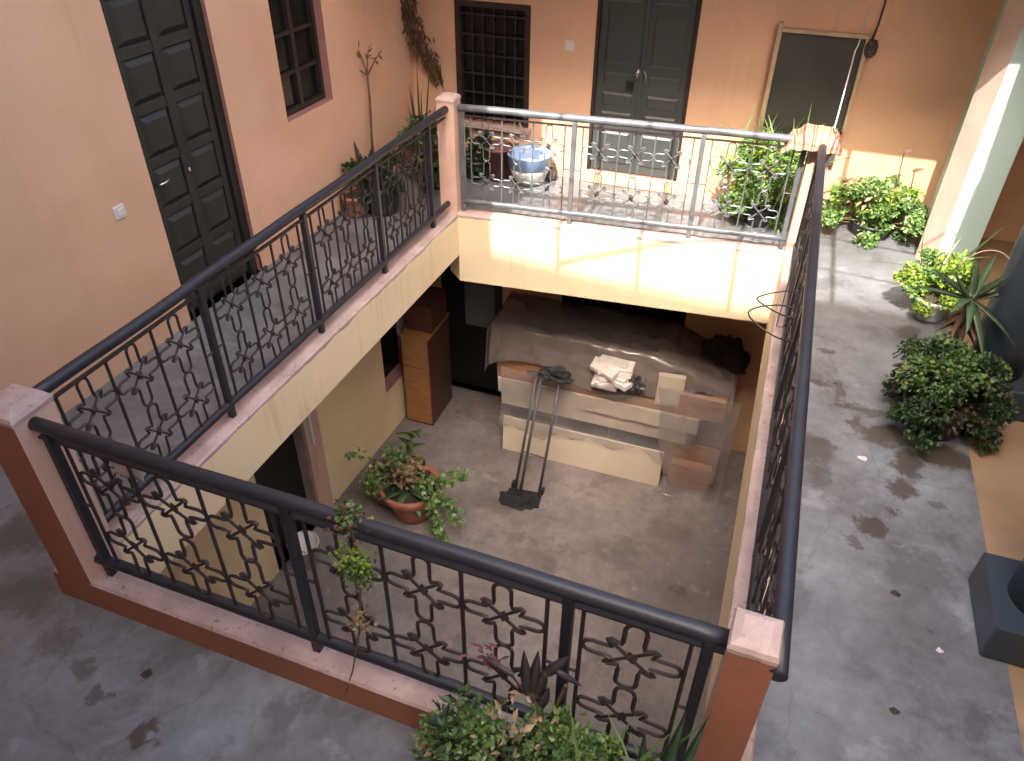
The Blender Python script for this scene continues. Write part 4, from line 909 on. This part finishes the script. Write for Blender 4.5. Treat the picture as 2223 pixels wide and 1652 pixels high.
def lump(nm, label, cat, c, r, m, seed, rough=.35, res=20):
    mb = MB(); n = res; vs = []
    for i in range(n + 1):
        ph = math.pi * i / n
        for j in range(n * 2):
            a = math.pi * j / n; d = V((math.sin(ph) * math.cos(a), math.sin(ph) * math.sin(a), math.cos(ph)))
            k = 1 + rough * noise.noise(d * 2.1 + V((seed, 0, 0))) + rough * .5 * noise.noise(d * 5 + V((0, seed, 0)))
            p = V((d.x * r[0] * k, d.y * r[1] * k, max(-r[2] * .6, d.z * r[2] * k))); vs.append(V(c) + p + V((0, 0, r[2] * .6)))
    mb.v = vs; w = n * 2
    for i in range(n):
        for j in range(w): mb.f.append([i * w + j, (i + 1) * w + j, (i + 1) * w + (j + 1) % w, i * w + (j + 1) % w]); mb.mi.append(0)
    o = mb.build(nm, m); tag(o, label, cat); return o
lump('sack', 'dark brown sack slumped on the right end of the pile by the wall', 'sack', (2.52, 5.22, -1.712), (.24, .16, .24), 'brown_sack', 3.3)
lump('plastic_wrap', 'crumpled dark plastic beside the white bundle', 'plastic', (1.77, 4.60, -1.70), (.09, .07, .08), 'black_plastic', 8.1, .6)
lump('plastic_wrap', 'dark crumpled plastic on the orange plank at the right', 'plastic', (2.40, 4.75, -1.712), (.14, .06, .05), 'black_plastic', 4.4, .6)
# plastic sheet draped over top and front
def sheet(nm, label, fn_, nu, nv, m):
    mb = MB()
    for i in range(nu + 1):
        for j in range(nv + 1): mb.v.append(V(fn_(i / nu, j / nv)))
    for i in range(nu):
        for j in range(nv):
            a = i * (nv + 1) + j; mb.f.append([a, a + nv + 1, a + nv + 2, a + 1]); mb.mi.append(0)
    o = mb.build(nm, m, smooth=True); tag(o, label, 'plastic sheet'); s_ = o.modifiers.new('thick', 'SOLIDIFY'); s_.thickness = .003; return o
def drape(u, v):
    x = .20 + 2.52 * u
    top = -1.385 - .27 * max(0, (u - .68) / .32) ** 1.2
    hang = .46 - .12 * math.sin(u * 9) - .10 * u + .10 * noise.noise(V((u * 6, 0, 1)))
    L = .64 + hang; s = v * L
    if s < .64: y, z = 5.42 - s, top
    else: y, z = 4.765 - .03 * ((s - .64) / .4), top - (s - .64)
    w = noise.noise(V((x * 3.2, y * 3 + z * 3, 0))) * .03 + (1 - 2 * abs(noise.noise(V((x * 4 + z * 2, y * 3 + z * 5, 3))))) * .016
    e = .018 * math.sin(x * 16 + z * 3) * max(0, (s - .64)) * 2.5
    if s < .64: z += w + .01
    else: y -= abs(w) + .012 + e * .6 + .07 * min(1, (s - .64) * 3) * (1 if True else 0)
    if u < .03: x += .0
    return (x, y, z)
sheet('plastic_sheet', 'dusty grey brown plastic sheet draped over the furniture pile', drape, 90, 50, 'plastic')
def side_drape(u, v):
    y = 5.40 - .74 * u; s = v * (.50 + .08 * math.sin(u * 7))
    return (.19 - .02 * v - .015 * math.sin(u * 14) * v, y, -1.40 - s)
sheet('plastic_sheet', 'plastic flap hanging down the left end of the pile', side_drape, 24, 16, 'plastic')
def ridg(x, y, z): return 1 - 2 * abs(noise.noise(V((x, y, z))))
def clear1(u, v):
    x = .36 + 1.95 * u + .07 * (u - .5) * noise.noise(V((v * 5, 7, u * 2))); bot = -2.56 - .14 * math.sin(u * 6 + 1) * u - .16 * noise.noise(V((u * 7, 2, 0))) - .05 * noise.noise(V((u * 21, 4, 0)))
    z = -1.80 + (bot + 1.80) * v
    y = 4.630 - .018 * ridg(x * 3 + z * 1.5, z * 2.2, 1) - .012 * ridg(x * 7, z * 6 + x * 3, 4) - .012 * v
    if z < -2.42: y = min(y, 4.585 - .012 * ridg(x * 6, z * 6, 5))
    return (x, y, z)
sheet('plastic_sheet', 'clear wrinkled plastic wrapped over the front of the plank stack', clear1, 110, 60, 'plastic_clear')
def clear2(u, v):
    w_ = .80 + .08 * noise.noise(V((v * 3, 1, 1)))
    x = 2.80 - w_ * (1 - u) * (1 - .25 * v); s_ = v * (1.34 + .06 * noise.noise(V((u * 4, 1, 2))))
    z = -1.60 - min(s_, 1.305) ; y = 4.60 - .05 * v - .035 * math.sin(x * 19 + 2 * v) * min(1, v * 1.6) - .02 * ridg(u * 4 + v, v * 4, 4) - .008 * ridg(u * 11, v * 12, 6)
    if s_ > 1.305: y -= (s_ - 1.305) * 1.5
    return (x, y, max(z, LOW + .012))
sheet('plastic_sheet', 'clear plastic hanging to the floor at the right end of the pile', clear2, 50, 70, 'plastic_haze')

# hand truck leaning on the pile
t = thing('hand_truck', 'thin grey steel hand truck leaning on the front of the pile', 'hand truck', (.86, 3.98, LOW))
mb = MB(); mb.box((.86, 3.93, LOW + .012), (.36, .22, .016), .12, bev=.003); mb.build('toe_plate', 'black_rag', t)
for (x0, y0, x1, y1) in ((.735, 4.03, .785, 4.50), (.815, 3.93, .845, 4.47), (1.005, 4.0, 1.03, 4.51)):
    mb = MB(); mb.tube([(x0, y0, LOW + .02), (x1, y1, -1.70)], .016, 8); mb.build('upright', 'dolly', t, True)
mb = MB(); mb.box((.91, 4.50, -1.69), (.46, .055, .022), .06, bev=.004); mb.build('top_bar', 'dolly', t)
for zz in (.33, .66):
    mb = MB(); z_ = LOW + .02 + zz * 1.2; mb.tube([(.735 + .05 * zz, 4.03 + .47 * zz, z_), (1.005 + .025 * zz, 4.0 + .51 * zz, z_)], .008, 6); mb.build('rung', 'dolly', t)
for x in (.70, 1.03):
    mb = MB(); mb.lathe((0, 0, 0), [(.0, -.012), (.03, -.012), (.045, -.008), (.045, .008), (.03, .012), (0, .012)], 16); R = Matrix.Rotation(math.pi / 2, 3, 'Y')
    mb.v = [R @ p + V((x, 4.06, LOW + .047)) for p in mb.v]; mb.build('wheel', 'black_rag', t, True)
lump('rag', 'black rag hung over the top of the hand truck', 'rag', (.98, 4.50, -1.715), (.17, .075, .075), 'black_rag', 6.2, .55)
lump('mat', 'black rag bunched at the foot of the hand truck', 'rag', (.80, 3.86, LOW + .003), (.17, .10, .03), 'black_rag', 2.2, .5)

# big terracotta pot with mixed plants
PX, PY = -.15, 3.37
t = thing('terracotta_planter', 'terracotta planter with trailing mixed plants on the courtyard floor', 'planter', (PX, PY, LOW))
mb = MB(); mb.lathe((PX, PY, LOW), [(0, .002), (.19, .002), (.21, .10), (.22, .19), (.27, .25), (.31, .32), (.325, .38), (.315, .41), (.285, .41), (.275, .36), (0, .36)], 32); mb.build('pot', 'terra_pot', t, True)
mb = MB(); mb.lathe((PX, PY, LOW + .365), [(.28, 0), (.1, .02), (0, .02)], 16); mb.build('soil', 'soil', t, True)
BZ = LOW + .38; rs = random.getstate(); random.seed(77)
for q, (dx, dy, dz, ln, w_, m_) in enumerate(((-.7, -.3, .5, .30, .06, 'leaf_purple'), (-.3, -.1, .9, .34, .07, 'leaf_purple'), (-.8, .1, .25, .28, .05, 'leaf_purple'), (.1, -.3, 1, .42, .09, 'aloe'), (-.2, .2, 1, .40, .10, 'snake'), (.5, -.4, .35, .34, .14, 'aloe'), (.7, -.2, .05, .36, .16, 'aloe'), (.5, -.6, -.1, .32, .15, 'aloe'), (.8, .2, .3, .38, .13, 'snake'), (-.5, -.7, .2, .30, .10, 'aloe'), (-.3, -.8, .4, .30, .10, 'snake'), (.3, .3, .8, .36, .10, 'snake'), (0, -.8, .1, .26, .12, 'aloe'))):
    blade(V((PX + dx * .08, PY + dy * .08, BZ)), V((dx, dy, dz)), V((0, 0, 1)) if abs(dz) < .8 else V((0, 1, 0)), ln, w_, -.25, 9, .18).build('leaf', m_, t, True)
mb = MB(); mb.tube([(PX, PY, BZ), (PX + .03, PY, BZ + .4), (PX + .05, PY, BZ + .72)], [.012, .009, .004], 6); st = mb.build('stem', 'green_stem', t, True)
for k in range(9):
    a = k * 2.3; blade(V((PX + .03 + .003 * k, PY, BZ + .38 + .042 * k)), V((math.cos(a), math.sin(a), .35)), V((0, 0, 1)), .15, .06, -.2, 6, .15).build('leaf', 'leaf_mid', st, True)
def tuft(nm, m, pts, n_, sp, size, kind='round'):
    mb = MB()
    for k in range(n_):
        f = random.random() * (len(pts) - 1); i = min(len(pts) - 2, int(f)); p = pts[i].lerp(pts[i + 1], f - i) + rv(sp)
        leaf(mb, p, rv(1) + V((0, 0, -.3)), rv(.4) + V((0, 0, 1)), size * random.uniform(.6, 1.3), size * .8, kind)
    o = mb.build(nm, m, t); o['kind'] = 'stuff'
c = V((PX, PY, BZ))
tuft('trailing_foliage', 'leaf_bright', [c, c + V((.35, -.05, .22)), c + V((.62, -.05, .38))], 190, .035, .055)
tuft('trailing_foliage', 'leaf_bright', [c + V((.2, -.15, .1)), c + V((.5, -.2, .15)), c + V((.62, -.25, -.05))], 130, .04, .06)
tuft('trailing_foliage', 'leaf_bright', [c + V((.33, -.2, .02)), c + V((.42, -.3, -.18)), c + V((.50, -.34, -.34))], 130, .03, .06)
tuft('curly_foliage', 'leaf_bright', [c + V((-.34, -.10, .0)), c + V((-.36, -.12, .06)), c + V((-.26, -.12, .10))], 420, .06, .036)
tuft('dried_foliage', 'leaf_tan', [c + V((-.05, -.1, .16)), c + V((.08, -.1, .28)), c + V((.05, -.05, .4))], 170, .06, .06, 'ovate')
tuft('leafy_spray', 'leaf_bright', [c + V((-.1, 0, .2)), c + V((-.2, 0, .42))], 110, .045, .055, 'ovate')
tuft('thin_spray', 'leaf_bright', [c + V((-.2, -.05, .2)), c + V((-.5, -.05, .28)), c + V((-.62, -.05, .26))], 40, .02, .05, 'ovate')
random.setstate(rs)
t = thing('clay_jar', 'dark brown clay jar behind the terracotta planter', 'jar', (-.50, 3.42, LOW))
mb = MB(); mb.lathe((-.50, 3.42, LOW), [(0, .002), (.10, .002), (.17, .14), (.19, .28), (.15, .40), (.09, .45), (.10, .48), (.08, .48), (.07, .44), (0, .42)], 24); mb.build('body', 'brown_bucket', t, True)
# white bucket and pale sacks in the lower doorway
t = thing('bucket', 'white bucket beside the dark lower doorway', 'bucket', (-.82, 2.42, LOW))
mb = MB(); mb.lathe((-.82, 2.42, LOW), [(0, .002), (.11, .002), (.14, .26), (.15, .26), (.15, .285), (.135, .285), (.105, .02), (0, .02)], 22); mb.build('body', 'white_plastic', t, True)
mb = MB(); mb.tube([(-.82 + .147 * math.cos(a), 2.42, LOW + .27 - .13 * math.sin(a)) for a in [math.pi * k / 10 for k in range(11)]], .004, 5); mb.build('handle', 'dolly', t)
# litter on the floors
rs = random.getstate(); random.seed(15)
LIT = ((3.53, .60, .02, 'small dark leaf scrap low on the right walkway'), (3.56, 1.23, .025, 'dry twig scrap in the middle of the right walkway'), (3.73, .97, .018, 'pale scrap near the front blue plinth'), (.57, -.29, .03, 'dark triangular scrap by the near curb'), (3.42, 2.17, .03, 'white scrap on the wet walkway floor'))
for k, (x, y, s_, lb_) in enumerate(LIT):
    mb = MB(); n_ = 7; ring = [V((x + math.cos(a) * s_ * random.uniform(.5, 1.2), y + math.sin(a) * s_ * random.uniform(.4, 1), .003 + random.uniform(0, .006))) for a in [2 * math.pi * q / n_ for q in range(n_)]]
    mb.add(ring + [V((x, y, .014))], [(q, (q + 1) % n_, n_) for q in range(n_)]); tag(mb.build('litter_scrap', 'debris' if k not in (2, 4) else 'paper'), lb_, 'litter')
random.setstate(rs)

# ------------------------------------------------------------------ render settings
scene.render.engine = 'CYCLES'
scene.cycles.max_bounces = 8; scene.cycles.diffuse_bounces = 5; scene.cycles.transparent_max_bounces = 8
